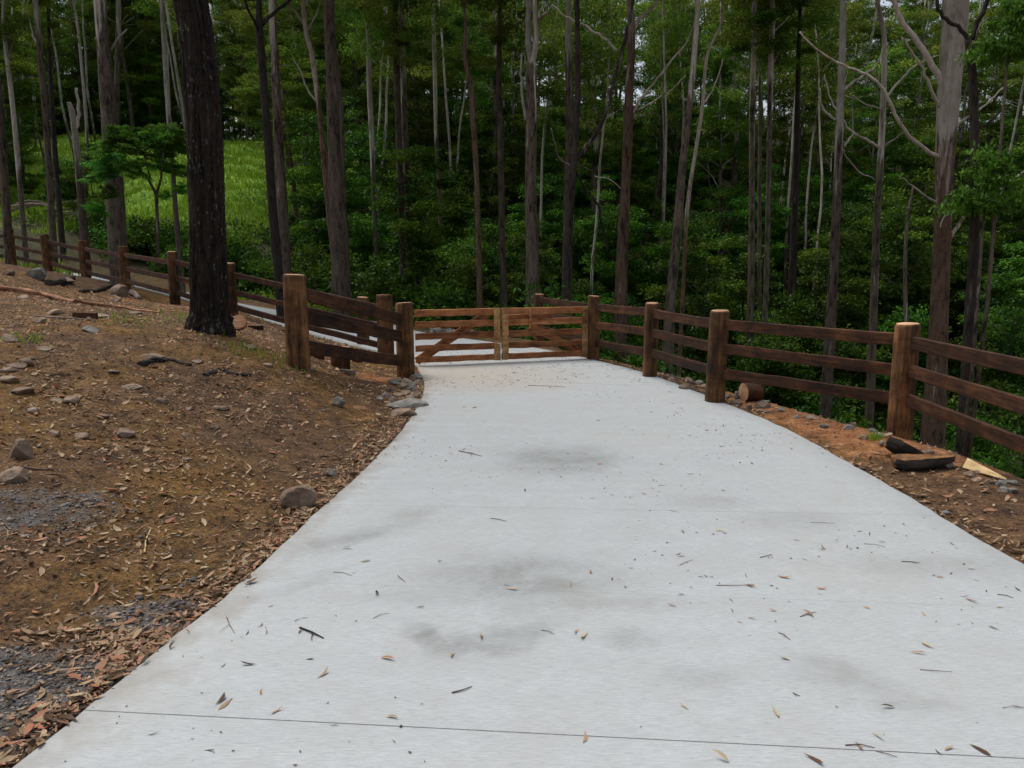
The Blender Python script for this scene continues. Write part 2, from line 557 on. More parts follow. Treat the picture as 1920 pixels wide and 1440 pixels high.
n_ = len(CP)
K = _U((CP[:, None, 0] - CP[None, :, 0]) ** 2 + (CP[:, None, 1] - CP[None, :, 1]) ** 2) + np.eye(n_) * .6
Pm = np.c_[np.ones(n_), CP[:, :2]]
A_ = np.block([[K, Pm], [Pm.T, np.zeros((3, 3))]])
W_ = np.linalg.solve(A_, np.r_[CP[:, 2], 0, 0, 0])


def tps(x, y):
    x = np.asarray(x, float); y = np.asarray(y, float)
    cx = np.clip(x, -100, 100); cy = np.clip(y, -45, 160)
    z = W_[n_] + W_[n_ + 1] * cx + W_[n_ + 2] * cy
    for i in range(n_):
        z = z + W_[i] * _U((cx - CP[i, 0]) ** 2 + (cy - CP[i, 1]) ** 2)
    return z


def G(x, y, parts=False):
    x = np.atleast_1d(np.asarray(x, float)); y = np.atleast_1d(np.asarray(y, float))
    z = tps(x, y)
    dist = np.hypot(x, y)
    z = z + fbm(x * .35, y * .35, 3) * np.interp(dist, [0, 12, 30, 100], [.015, .04, .35, 1.0])
    micro = fbm(x * 2.3, y * 2.3, 4) * .022 + np.abs(fbm(x * 7, y * 7, 2)) * .012
    z = z + micro
    ins, d, zd = drive_info(x, y)
    edge = zd - .022 + micro * .35
    zo = edge + (z - edge) * sstep(0, 1.3, d)
    zi = zd - .03 - np.minimum(d, .5) * .25
    z = np.where(ins, zi, zo)
    return (z, ins, d) if parts else z


def g1(x, y):
    return float(G([x], [y])[0])


def axis(lo, hi, breaks):
    """nonuniform axis; breaks: list of (limit_abs, step)"""
    out = [0.0]
    while out[-1] < hi:
        s = next((st for lim, st in breaks if out[-1] < lim), breaks[-1][1])
        out.append(out[-1] + s)
    neg = [0.0]
    while neg[-1] > lo:
        s = next((st for lim, st in breaks if -neg[-1] < lim), breaks[-1][1])
        neg.append(neg[-1] - s)
    return np.array(neg[:0:-1] + out)


ax = axis(-900, 900, [(5.6, .07), (12, .2), (45, .8), (110, 3), (900, 60)])
ay = axis(-60, 1500, [(12.5, .07), (20, .16), (60, .8), (120, 3), (1500, 70)])
ay = ay[ay > -60]
GX, GY = np.meshgrid(ax, ay)
gz, gins, gd = G(GX.ravel(), GY.ravel(), True)
nx, ny = len(ax), len(ay)
idx = np.arange(nx * ny).reshape(ny, nx)
quads = np.stack([idx[:-1, :-1], idx[:-1, 1:], idx[1:, 1:], idx[1:, :-1]], -1).reshape(-1, 4)
fx, fy = GX.ravel(), GY.ravel()


def blob(x, y, cx, cy, rx, ry):
    return np.exp(-(((x - cx) / rx) ** 2 + ((y - cy) / ry) ** 2))


def zones(x, y):
    orange = 1.1 * blob(x, y, 3.9, 7.0, 1.1, 1.3) + .9 * blob(x, y, 3.2, 9.2, .7, 1.6) + .8 * blob(x, y, -2.0, 10.4, .8, .7) + .4 * blob(x, y, -1.8, 7.9, .9, 1.0) + .35 * blob(x, y, -3.5, 11.5, 1, 1)
    orange = orange + .55 * blob(x, y, -7, 15, 2.5, 1.2)
    grav = 1.0 * blob(x, y, -1.9, 2.7, .6, .45) + .8 * blob(x, y, -2.8, 2.4, .9, .6) + .58 * blob(x, y, -2.9, 4.5, .8, .5) + .8 * blob(x, y, -1.65, 3.52, .42, .2)
    grass = 1.2 * blob(x, y, -20, 46, 14, 13) + .5 * blob(x, y, -9, 24.5, 12, 1.1)
    grass = grass + .7 * blob(x, y, -32, 50, 9, 10)
    return orange, grav, grass


zo_, zg_, zr_ = zones(fx, fy)
forest_ = np.clip(sstep(13, 18, fy) * sstep(-3.5, -1.5, fx) + sstep(24, 30, fy), 0, 1)
ground = mesh_np("ground", np.c_[fx, fy, gz], quads, M_GROUND, smooth=True,
                 attrs={"orange": zo_, "gravelly": zg_, "grassy": zr_, "mulch": forest_})
tag(ground, "brown leaf strewn soil falling into a wooded gully", kind="structure")


# ------------------------------------------------------------------ driveway slab
def concrete_mat():
    m, nt, b = mat("broomed_concrete")
    tc = nt.nodes.new("ShaderNodeTexCoord")
    pos = tc.outputs["Object"]
    v1 = coords(nt, (1, 1, 1))
    # broom strokes run across the drive
    mp = nt.nodes.new("ShaderNodeMapping")
    mp.inputs["Rotation"].default_value = (0, 0, math.radians(3))
    mp.inputs["Scale"].default_value = (9, 120, 1)
    nt.links.new(pos, mp.inputs[0])
    br = noise(nt, mp.outputs[0], 1.6, 7, .8, .3)
    mp2 = nt.nodes.new("ShaderNodeMapping"); mp2.inputs["Scale"].default_value = (.35, 5, 1)
    nt.links.new(pos, mp2.inputs[0])
    band = noise(nt, mp2.outputs[0], 1.3, 4, .6)
    blot = noise(nt, v1, .8, 4, .6)
    spec = noise(nt, v1, 130, 2, .6)
    base = ramp(nt, br, [(.36, (.262, .282, .288)), (.5, (.355, .378, .386)), (.64, (.42, .443, .452))])
    c = mix(nt, mth(nt, 'MULTIPLY', mth(nt, 'SUBTRACT', band, .4), 1.6, clamp=True), mix(nt, .28, base, (.24, .25, .25)), base)
    c = mix(nt, mth(nt, 'MULTIPLY', mth(nt, 'SUBTRACT', blot, .52), 1.8, clamp=True), c, mix(nt, .5, c, (.31, .29, .23)))
    mot = noise(nt, v1, 3.1, 6, .75, .6)
    c = mix(nt, mth(nt, 'MULTIPLY', mth(nt, 'SUBTRACT', mot, .47), 3.2, clamp=True), c, mix(nt, .26, c, (.26, .24, .2)))
    c = mix(nt, mth(nt, 'MULTIPLY', mth(nt, 'SUBTRACT', .47, mot), 3.0, clamp=True), c, mix(nt, .18, c, (.5, .52, .53)))
    grit = noise(nt, v1, 320, 2, .7)
    c = mix(nt, mth(nt, 'MULTIPLY', mth(nt, 'SUBTRACT', grit, .56), 5, clamp=True), c, mix(nt, .35, c, (.12, .11, .1)))
    # small blown in specks of dirt
    sp = mth(nt, 'MULTIPLY', mth(nt, 'SUBTRACT', spec, .66), 12, clamp=True)
    c = mix(nt, mth(nt, 'MULTIPLY', sp, .55), c, (.16, .13, .11))
    # stains: damp dirt where water has stood
    wv = noise(nt, v1, 2.2, 5, .65)
    wv2 = noise(nt, coords(nt, (1, 1.0, 1)), 5, 3, .6)
    sep = nt.nodes.new("ShaderNodeSeparateXYZ"); nt.links.new(pos, sep.inputs[0])
    wx = mth(nt, 'ADD', sep.outputs[0], mth(nt, 'MULTIPLY', mth(nt, 'SUBTRACT', wv, .5), .45))
    wy = mth(nt, 'ADD', sep.outputs[1], mth(nt, 'MULTIPLY', mth(nt, 'SUBTRACT', wv2, .5), .22))
    tot = None
    stains = [(1050, 862, 100, 22, .8, 0), (980, 1082, 160, 38, .75, 0), (1010, 1118, 130, 30, .35, 0), (800, 1192, 55, 16, .7, -.3), (905, 1206, 75, 22, .75, .1), (985, 1192, 70, 20, .6, .35), (1180, 1198, 45, 16, .55, 0),
              (1300, 1270, 70, 20, .35, 0), (670, 1005, 110, 14, .6, .3), (760, 968, 60, 12, .35, .2), (1590, 1270, 90, 28, .5, -.25), (1680, 1316, 80, 16, .45, 0), (1330, 940, 70, 12, .35, 0), (1500, 975, 90, 16, .3, 0),
              (1080, 1130, 180, 14, .4, 0), (850, 1120, 120, 14, .35, 0), (540, 1100, 100, 10, .25, .4), (1750, 1060, 150, 18, .3, 0)]
    for u, v, ru, rv, s, tilt in stains:
        c0 = flat(u, v); rx = (flat(u + ru, v) - c0).length; ry = (flat(u, v - rv) - c0).length
        dx = mth(nt, 'SUBTRACT', wx, c0.x)
        dy = mth(nt, 'SUBTRACT', mth(nt, 'SUBTRACT', wy, c0.y), mth(nt, 'MULTIPLY', dx, tilt * 2.2))
        e = mth(nt, 'ADD', mth(nt, 'POWER', mth(nt, 'MULTIPLY', dx, 1 / rx), 2), mth(nt, 'POWER', mth(nt, 'MULTIPLY', dy, 1 / ry), 2))
        k = mth(nt, 'MULTIPLY', mth(nt, 'EXPONENT', mth(nt, 'MULTIPLY', mth(nt, 'POWER', e, 1.4), -.75)), s)
        tot = k if tot is None else mth(nt, 'MAXIMUM', tot, k)
    tot = mth(nt, 'MULTIPLY', tot, mth(nt, 'ADD', mth(nt, 'MULTIPLY', mth(nt, 'SUBTRACT', mot, .38), 1.6), mth(nt, 'MULTIPLY', band, .8)))
    c = mix(nt, mth(nt, 'MULTIPLY', tot, .9, clamp=True), c, (.1, .104, .095))
    # mud film washed over the slab beside the gate
    c0 = flat(860, 705)
    dx = mth(nt, 'MULTIPLY', mth(nt, 'SUBTRACT', wx, c0.x), 1 / 1.9); dy = mth(nt, 'MULTIPLY', mth(nt, 'SUBTRACT', wy, c0.y), 1 / 1.5)
    e = mth(nt, 'ADD', mth(nt, 'POWER', dx, 2), mth(nt, 'POWER', dy, 2))
    c = mix(nt, mth(nt, 'MULTIPLY', mth(nt, 'SUBTRACT', 1.2, e), .45, clamp=True), c, (.32, .27, .2))
    # dirt film along both edges
    eg = mth(nt, 'MULTIPLY', mth(nt, 'SUBTRACT', mth(nt, 'ADD', attr(nt, 'rim'), mth(nt, 'MULTIPLY', mth(nt, 'SUBTRACT', wv2, .5), 1.6)), .5), .9, clamp=True)
    c = mix(nt, eg, c, (.19, .165, .13))
    # construction joints
    jt = None
    for (u0, v0, u1, v1_, wd, st) in [(150, 1331, 1900, 1421, .0035, .85), (620, 946, 1860, 968, .003, .4), (560, 1092, 1600, 1128, .002, .3), (782, 690, 1100, 676, .006, .5), (1010, 716, 1180, 722, .012, .4)]:
        p, q = flat(u0, v0), flat(u1, v1_)
        dd = (q - p).normalized(); nrm = Vector((-dd.y, dd.x))
        off = nrm.x * p.x + nrm.y * p.y
        s = mth(nt, 'SUBTRACT', mth(nt, 'ADD', mth(nt, 'MULTIPLY', sep.outputs[0], nrm.x), mth(nt, 'MULTIPLY', sep.outputs[1], nrm.y)), off)
        s = mth(nt, 'ADD', s, mth(nt, 'MULTIPLY', mth(nt, 'SUBTRACT', spec, .5), .003))
        k = mth(nt, 'MULTIPLY', mth(nt, 'SUBTRACT', wd, mth(nt, 'ABSOLUTE', s)), 1 / (wd * .4), clamp=True)
        if u0 == 1010:
            k = mth(nt, 'MULTIPLY', k, mth(nt, 'MULTIPLY', mth(nt, 'GREATER_THAN', sep.outputs[0], p.x), mth(nt, 'LESS_THAN', sep.outputs[0], q.x)))
        k = mth(nt, 'MULTIPLY', k, st)
        jt = k if jt is None else mth(nt, 'MAXIMUM', jt, k)
    c = mix(nt, jt, c, (.05, .05, .05))
    nt.links.new(c, b.inputs["Base Color"])
    b.inputs["Roughness"].default_value = .8
    h = mth(nt, 'SUBTRACT', mth(nt, 'ADD', mth(nt, 'MULTIPLY', br, .8), mth(nt, 'MULTIPLY', spec, .3)), mth(nt, 'MULTIPLY', jt, 2))
    bump(nt, b, h, .22, .004)
    return m


M_CONC = concrete_mat()
nS, nW = len(DL), 14
V = []
for i in range(nS):
    a, b = DL[i], DR[i]
    # slightly rounded arris: row -1 and +1 drop to the sides
    e = (b - a) / np.linalg.norm((b - a)[:2])
    wob = 0.0
    a = a + e * fbm(np.array([i * .9]), np.array([3.3]))[0] * .012
    b = b + e * fbm(np.array([i * .9]), np.array([7.3]))[0] * .012
    row = [a + [0, 0, -.13], a + [0, 0, -.008] + e * wob]
    for k in range(nW + 1):
        t = k / nW
        row.append(a * (1 - t) + b * t + (e * .012 if k == 0 else -e * .012 if k == nW else 0) + [0, 0, .0])
    row += [b + [0, 0, -.008], b + [0, 0, -.13]]
    V += row
cw = nW + 5
Fq = np.array([(i * cw + k, i * cw + k + 1, (i + 1) * cw + k + 1, (i + 1) * cw + k) for i in range(nS - 1) for k in range(cw - 1)])
rim = [1, 1, 1, .3] + [0] * (nW - 3) + [0, .3, 1, 1, 1]
rim = (rim + [1] * cw)[:cw]
drv = mesh_np("driveway", np.array(V), Fq, M_CONC, attrs={"rim": np.tile(rim, nS)})
tag(drv, "pale broomed concrete driveway bending left beyond the gate", kind="structure")


# ------------------------------------------------------------------ fences
def post_mesh(name, h, r, parent, seed, loc, wedge=0.0):
    rr = random.Random(seed)
    n = 28
    zs = [-.35, 0, .15, h * .35, h * .7, h - .03, h - .012, h]
    ph = [rr.random() * 6 for _ in range(4)]
    V = []
    for i, z in enumerate(zs):
        q = r * (1.03 - .05 * z / h)
        if z >= h - .012: q *= .97
        if z >= h: q *= .9
        for k in range(n):
            a = 2 * math.pi * k / n
            q2 = q * (1 + .018 * math.sin(2 * a + ph[0]) + .012 * math.sin(3 * a + ph[1]) + .006 * math.sin(7 * a + ph[2]))
            tz = z + (.006 * math.sin(a + ph[3]) if z > h - .02 else 0)
            V.append((q2 * math.cos(a), q2 * math.sin(a), tz))
    Fs = [(i * n + k, i * n + (k + 1) % n, (i + 1) * n + (k + 1) % n, (i + 1) * n + k) for i in range(len(zs) - 1) for k in range(n)]
    M = [0] * len(Fs)
    top = (len(zs) - 1) * n
    V.append((0, 0, h + .002))
    for k in range(n):
        Fs.append((top + k, top + (k + 1) % n, len(V) - 1)); M.append(1)
    o = mesh_np(name, V, Fs, [M_POST, M_CUT], parent, True, None, M)
    o.location = loc
    o.rotation_euler = (rr.uniform(-.012, .012), rr.uniform(-.012, .012), rr.random() * 6)
    return o


def board(name, p, q, hgt, th, m, parent, seed=0, sag=.0, face=None, origin=None):
    """board with its long axis local x from p to q (world centre line), hgt vertical, th thickness"""
    p, q = Vector(p), Vector(q)
    L = (q - p).length
    rr = random.Random(seed)
    n = 14
    V = []
    for i in range(n + 1):
        x = L * i / n
        wz = rr.uniform(-.003, .003) - sag * math.sin(math.pi * i / n)
        wy = rr.uniform(-.002, .002)
        bz = .006
        for (yy, zz) in ((-th / 2, -hgt / 2 + bz), (-th / 2 + bz, -hgt / 2), (th / 2 - bz, -hgt / 2), (th / 2, -hgt / 2 + bz), (th / 2, hgt / 2 - bz), (th / 2 - bz, hgt / 2), (-th / 2 + bz, hgt / 2), (-th / 2, hgt / 2 - bz)):
            V.append((x, yy + wy, zz + wz + (rr.uniform(-.002, .002) if abs(zz) > 0 else 0)))
    Fs = [(i * 8 + k, (i + 1) * 8 + k, (i + 1) * 8 + (k + 1) % 8, i * 8 + (k + 1) % 8) for i in range(n) for k in range(8)]
    Fs.append(tuple(range(8))); Fs.append(tuple(n * 8 + 7 - k for k in range(8)))
    o = mesh_np(name, V, Fs, m, parent)
    d = (q - p).normalized()
    xa = d
    if face is None:
        za = Vector((0, 0, 1)); ya = za.cross(xa).normalized(); za = xa.cross(ya)
    else:
        ya = Vector(face).normalized(); ya = (ya - xa * ya.dot(xa)).normalized(); za = xa.cross(ya)
    M3 = Matrix((xa, ya, za)).transposed().to_4x4()
    M3.translation = p - (parent.location if parent is not None else Vector((0, 0, 0)))
    o.matrix_local = M3
    return o


RAIL_Z = [.93, .655, .375]


def fence(label, posts, spans, base, zs=RAIL_Z, rh=.118, group=None):
    """posts: (x,y,z,r,h); spans: index pairs"""
    root = thing("wooden_fence", label, "fence", base)
    for i, (x, y, z, r, h) in enumerate(posts):
        post_mesh("post", h, r, root, int(x * 100 + y * 10), (x - base[0], y - base[1], z - base[2]))
    for s in spans:
        i, j = s[0], s[1]
        a, b = posts[i], posts[j]
        d = (Vector(b[:2]) - Vector(a[:2])).normalized()
        for k, zz in enumerate(zs):
            jj = R.uniform(-.012, .012)
            pa = Vector((a[0] + d.x * a[3] * .75, a[1] + d.y * a[3] * .75, a[2] + zz + jj))
            pb = Vector((b[0] - d.x * b[3] * .75, b[1] - d.y * b[3] * .75, b[2] + zz + R.uniform(-.012, .012)))
            board("rail", pa, pb, rh, .045, M_RAIL, root, seed=i * 10 + k, sag=R.uniform(0, .01))
    return root


Ap = flat(1686, 815); Bp = flat(1340, 752); Cp = flat(1218, 705); Dp = flat(1111, 676)
A = (Ap.x, Ap.y, -.03, .11, 1.09)
B = (Bp.x, Bp.y, -.03, .112, 1.09)
C = (Cp.x, Cp.y, -.04, .097, 1.07)
D = (Dp.x + .03, Dp.y + .2, -.09, .1, 1.12)
E = (3.78, 4.45, -.05, .115, 1.09)
E2 = (4.35, 1.7, -.05, .115, 1.09)
H1 = at(1011, 640, 14.9)
Fp = (H1.x, 14.9, -.1, .1, 1.04)
right_posts = [E2, E, A, B, C, D, Fp]
fence("long brown post and rail fence along the right edge of the driveway", right_posts, [(0, 1), (1, 2), (2, 3), (3, 4), (4, 5), (5, 6)], (3.0, 8.9, -.03))

gatepost_L = (at(760, 640, 10.85).x, 10.85, -.03, .122, 1.06)
P558 = (at(560, 688, 8.85).x, 8.85, .40, .13, 1.07)
fence("short heavy fence panel from thick round post on the bank down to the gate", [P558, gatepost_L], [(0, 1)], (-2.45, 8.85, .4), zs=[.835, .585, .25], rh=.155)

lf = [(-18.5, 26.0, 1.55, .1, 1.06), (at(22, 470, 24).x, 24, 1.38, .1, 1.06), (at(87, 470, 22.7).x, 22.7, 1.2, .125, 1.05), (at(157, 470, 21.2).x, 21.2, .98, .125, 1.07), (at(230, 470, 18.6).x, 18.6, .82, .115, 1.06),
      (at(325, 520, 16.1).x, 16.1, .68, .105, 1.07), (at(431, 540, 14.9).x, 14.9, .46, .125, 1.07), (at(722, 600, 12.6).x, 12.6, -.02, .135, 1.07)]
fence("long stepped fence climbing the slope on the left behind the big dark tree", lf, [(i, i + 1) for i in range(7)], (-7, 16.1, .66), zs=[.85, .53, .235], rh=.105)
# a single far post
fr = thing("timber_post", "lone short round post standing behind the heavy fence panel", "post", (at(680, 600, 14.6).x, 14.6, -.02))
post_mesh("post_body", .92, .115, fr, 5, (0, 0, 0))

# ------------------------------------------------------------------ gate
gA = at(779, 640, 11.75); gB = at(1101, 640, 12.6)
gA.z = 0; gB.z = 0
GMID = gA.lerp(gB, .478)
gd = (gB - gA).normalized()
gn = Vector((gd.y, -gd.x, 0))                     # towards the camera


def gate_leaf(label, p, q, hinge_left):
    root = thing("wooden_gate", label, "gate", p)
    L = (q - p).length
    zt = [.81, .635, .455, .27, .095]
    hh = [.105, .1, .1, .098, .095]
    for k in range(5):
        board("rail", p + Vector((0, 0, zt[k])), q + Vector((0, 0, zt[k])), hh[k], .032, M_GATE, root, seed=60 + k + (10 if hinge_left else 0))
    w = .1
    off = gn * .033

    def stile(pt, wd=w, z0=.045, z1=.865, m=M_GATEV, o=off, th=.03):
        # upright board: long axis vertical
        b_ = board("stile", pt + o + Vector((0, 0, z0)), pt + o + Vector((0, 0, z1)), wd, th, m, root, seed=int(pt.x * 100), face=gn)
        return b_
    if hinge_left:
        stile(q - gd * .055)
        board("brace", p + gd * .02 + gn * -.036 + Vector((0, 0, .07)), q - gd * .12 + gn * -.036 + Vector((0, 0, .82)), .13, .03, M_GATE, root, seed=77)
    else:
        stile(p + gd * .06)
        stile(q - gd * .05)
        stile(p + gd * .47, .035, .59, .865, M_GATEV, gn * .035)
        board("brace", p + gd * .49 + gn * -.036 + Vector((0, 0, .57)), q - gd * .06 + gn * -.036 + Vector((0, 0, .09)), .11, .03, M_GATE, root, seed=78)
        board("latch_board", p + gd * .02 + gn * -.036 + Vector((0, 0, .715)), p + gd * .8 + gn * -.036 + Vector((0, 0, .715)), .075, .03, M_GATE, root, seed=79)
    # bolts heads along rails
    for k in range(5):
        for e in ((q - gd * .055) if hinge_left else (p + gd * .06), *([] if hinge_left else [q - gd * .05])):
            c = e + gn * .049 + Vector((0, 0, zt[k])) - p
            mb = MB()
            mb.tube([c, c + gn * .006], [.008, .007], 8)
            mb.build("bolt_head", M_STEEL, root)
    if hinge_left:
        mb = MB()
        c = q + gd * .004 + gn * .055 - p
        mb.tube([c + Vector((0, 0, .02)), c + Vector((0, 0, .32))], [.008, .008], 8)
        mb.tube([c + Vector((0, 0, .31)), c + Vector((0, 0, .318)) - gd * .06], [.008, .008], 8)
        mb.build("drop_bolt", M_GALV, root)
    return root


M_STEEL, _nt, _b = mat("dark_steel"); _b.inputs["Base Color"].default_value = (.05, .045, .04, 1); _b.inputs["Metallic"].default_value = .7; _b.inputs["Roughness"].default_value = .6
M_GALV, _nt, _b = mat("galvanised_steel"); _b.inputs["Base Color"].default_value = (.62, .62, .6, 1); _b.inputs["Metallic"].default_value = .5; _b.inputs["Roughness"].default_value = .45
gate_leaf("left leaf of the timber gate with brace rising to the middle", gA, GMID - gd * .012, True)
gate_leaf("right leaf of the timber gate with short upright and falling brace", GMID + gd * .012, gB, False)


def rank_labels(group_, fmt):
    """objects of a group that look alike are told apart by how near they lie"""
    by = {}
    for o in COL.objects:
        if o.get("group") == group_:
            by.setdefault(o["label"], []).append(o)
    for lab, os_ in by.items():
        os_.sort(key=lambda q: q.location.y)
        for k, o in enumerate(os_):
            o["label"] = (ORD[k] + " " + lab)


# ------------------------------------------------------------------ rocks, offcuts, logs
def rock(name, label, u, v, w, h_, seed, m=None, group=None, Y=None, flatness=1.0, rz=None, sink=.25, cat="rock"):
    """w,h in photo pixels"""
    m = m or M_ROCK
    rr = random.Random(seed)
    # find ground hit
    p = hit(u, v)
    sc = p[1] / F * 1.03
    a, c = w * sc / 2, h_ * sc / 2 * 1.25
    bm_v, bm_f = ICO
    planes = [(Vector((rr.gauss(0, 1), rr.gauss(0, 1), rr.gauss(0, .8))).normalized(), rr.uniform(.55, .85)) for _ in range(11)]
    V = []
    for q in bm_v:
        q = Vector(q)
        for pn, pd in planes:
            t = q.dot(pn)
            if t > pd: q = q - pn * (t - pd)
        q = q * (1 + rr.uniform(-.02, .02))
        V.append((q.x * a * 1.25, q.y * a * rr.uniform(.98, 1.02) * 1.0, q.z * c * 1.25))
    o = mesh_np(name, V, bm_f, m)
    o.location = (p[0], p[1] + a * .5, p[2] + c * (1 - sink) * .62)
    o.rotation_euler = (rr.uniform(-.15, .15), rr.uniform(-.15, .15), rr.random() * .8 - .4 if rz is None else rz)
    tag(o, label, cat, group)
    return o


def ico(sub=2):
    import bmesh
    b = bmesh.new(); bmesh.ops.create_icosphere(b, subdivisions=sub, radius=1)
    v = [tuple(q.co) for q in b.verts]; f = [tuple(q.index for q in g.verts) for g in b.faces]; b.free()
    return v, f


ICO = ico(3)
ICO1 = ico(1)


def hit(u, v, y0=1.5, y1=60):
    d = ray(u, v)
    ts = np.concatenate([np.arange(1.5, 14, .02), np.arange(14, 60, .1)])
    X, Y, Z = d[0] * ts, d[1] * ts, HC + d[2] * ts
    gg = G(X, Y)
    ins, dd, zd = drive_info(X, Y)
    gg = np.where(ins, zd, gg)
    below = np.nonzero(Z <= gg)[0]
    if len(below) == 0: return (X[-1], Y[-1], Z[-1])
    i = below[0]
    return (float(X[i]), float(Y[i]), float(gg[i]))


rock("rock", "big angular brown rock beside the left edge of the concrete", 560, 955, 62, 44, 3, sink=.3)
rock("rock", "long flat grey slab stone sticking out towards concrete near the gate post", 760, 768, 70, 16, 4, M_ROCKG, rz=.2)
rock("rock", "flat tan stone tucked under the slab stone by the concrete", 757, 783, 52, 17, 5)
rock("rock", "blocky brown rock at the left border of the picture", 33, 862, 52, 34, 6)
rock("rock", "low pale rock just below the blocky brown rock at the left border", 18, 905, 56, 24, 7)
rock("rock", "pale oval stone halfway up the bank beside a yellow leaf", 231, 820, 36, 16, 8)
rock("rock", "dark flat boulder lying near the stepped fence", 62, 522, 40, 17, 9, M_ROCKG)
rock("rock", "tan wedge shaped rock leaning by the rotten stump on the bank", 222, 556, 32, 20, 10)
rock("rock", "small tan stone right below the wedge shaped rock", 218, 567, 15, 10, 11)
rock("rock", "flat grey stone with mossy top on upper bank", 166, 622, 30, 9, 12, M_ROCKG)
rock("rock", "dark clod shaped rock in the middle of the bank slope", 632, 762, 24, 16, 13, M_ROCKG)
rock("rock", "small blue grey stone near the concrete above the big angular rock", 620, 893, 20, 14, 14, M_ROCKG)
rock("rock", "white stone at the foot of fence behind the lying log round", 1365, 722, 14, 10, 15, M_ROCKG)
pile = [(738, 722), (752, 730), (770, 716), (781, 712), (760, 741), (744, 746), (775, 735), (786, 724), (730, 735), (722, 745), (765, 755), (783, 746), (771, 726), (750, 716), (735, 755), (712, 752), (760, 722), (778, 755)]
for i, (u, v) in enumerate(pile):
    rock("stone", "broken stone in the pile at the gate post", u + R.uniform(-2, 2), v, R.uniform(12, 22), R.uniform(8, 14), 40 + i, M_ROCK if i % 3 else M_ROCKG, "stones piled at the gate post", sink=.35)
bank = [(25, 690, 30, 11), (45, 684, 26, 12), (12, 715, 36, 11), (35, 738, 38, 11), (80, 658, 26, 9), (282, 672, 40, 9), (105, 755, 22, 8), (60, 775, 22, 13), (152, 822, 26, 12), (100, 817, 20, 9), (300, 756, 26, 9), (130, 756, 28, 15),
        (98, 590, 28, 9), (185, 596, 26, 8), (250, 590, 22, 8), (72, 605, 24, 9), (355, 770, 14, 7), (350, 865, 16, 8), (470, 655, 18, 8), (500, 688, 16, 9), (12, 640, 30, 12), (40, 560, 24, 8), (345, 820, 12, 8), (405, 805, 12, 8), (14, 515, 20, 10), (120, 530, 26, 9)]
for i in range(8):
    v_ = 560 + 330 * R.random() ** 1.3
    bank.append((R.uniform(0, max(60, min(480, 760 - v_ * .35))), v_, R.uniform(9, 26) * (.7 + v_ / 1400), R.uniform(5, 10)))
for i, (u, v, w, h_) in enumerate(bank):
    rock("stone", "weathered stone half sunk in the left bank", u, v, w, h_, 80 + i, M_ROCK, "stones half sunk in the left bank", sink=.5)
rs = [(1268, 700, 14, 9), (1290, 716, 16, 8), (1312, 722, 14, 8), (1335, 700, 12, 7), (1385, 742, 14, 8), (1382, 760, 22, 8), (1480, 765, 20, 11), (1497, 757, 18, 12), (1545, 780, 14, 8), (1430, 776, 18, 7), (1466, 772, 16, 8), (1600, 800, 14, 8), (1240, 695, 16, 10), (1320, 708, 12, 8)]
rs += [(R.uniform(1250, 1900), 0, R.uniform(10, 24), R.uniform(6, 11)) for _ in range(40)]
rs = [(u, v or 712 + (u - 1250) * .27 + R.uniform(-8, 16) + max(0, u - 1650) * .12, w, h_) for u, v, w, h_ in rs]
for i, (u, v, w, h_) in enumerate(rs):
    rock("stone", "small stone between right fence and concrete", u, v, w, h_, 120 + i, M_ROCK if i % 2 else M_ROCKG, "stones along the right shoulder")
fs = []
for i in range(26):
    u = 805 + R.random() * 50; v = 616 + R.random() * 9 + (u - 805) * .14
    p = flat(u, v - 3, .03)
    rrk = rock("stone", "grey stone in the rubble beyond the gate", u, v, 8, 6, 150 + i, M_ROCKG, "rubble beyond the gate")


def log_round(name, label, p, r, L, axis_, seed=1, bark=None, cat="log offcut"):
    root = thing(name, label, cat, p)
    ax_ = Vector(axis_).normalized()
    rr = random.Random(seed)
    mb = MB()
    n = 5
    mb.tube([ax_ * (L * (i / n - .5)) for i in range(n + 1)], [r * (1 + rr.uniform(-.03, .03)) for _ in range(n + 1)], 22, 0, True, 1, .05, rnd=rr)
    mb.build("bark_body", [bark or M_POST, M_CUT], root)
    return root


p = hit(1409, 752)
log_round("log_round", "short dark log round lying on its side under the right fence", (p[0], p[1] + .02, p[2] + .105), .112, .21, (1, .25, 0), 3, M_RAIL)
p = hit(636, 693)
log_round("log_stub", "upright round offcut stub standing under the heavy fence panel", (p[0], p[1] + .1, p[2] + .13), .125, .3, (0, 0, 1), 4)
p = hit(434, 622)
log_round("log_slice", "pale round cut slice leaning at the fence post beside the big tree", (p[0], p[1] + .3, p[2] + .09), .1, .08, (.1, -1, .5), 5, M_CUT)


def chunk(name, label, V, Fs, loc, rot, m, mi=None, cat="wood chunk"):
    o = mesh_np(name, V, Fs, m, None, False, None, mi)
    o.location = loc; o.rotation_euler = rot
    return tag(o, label, cat)


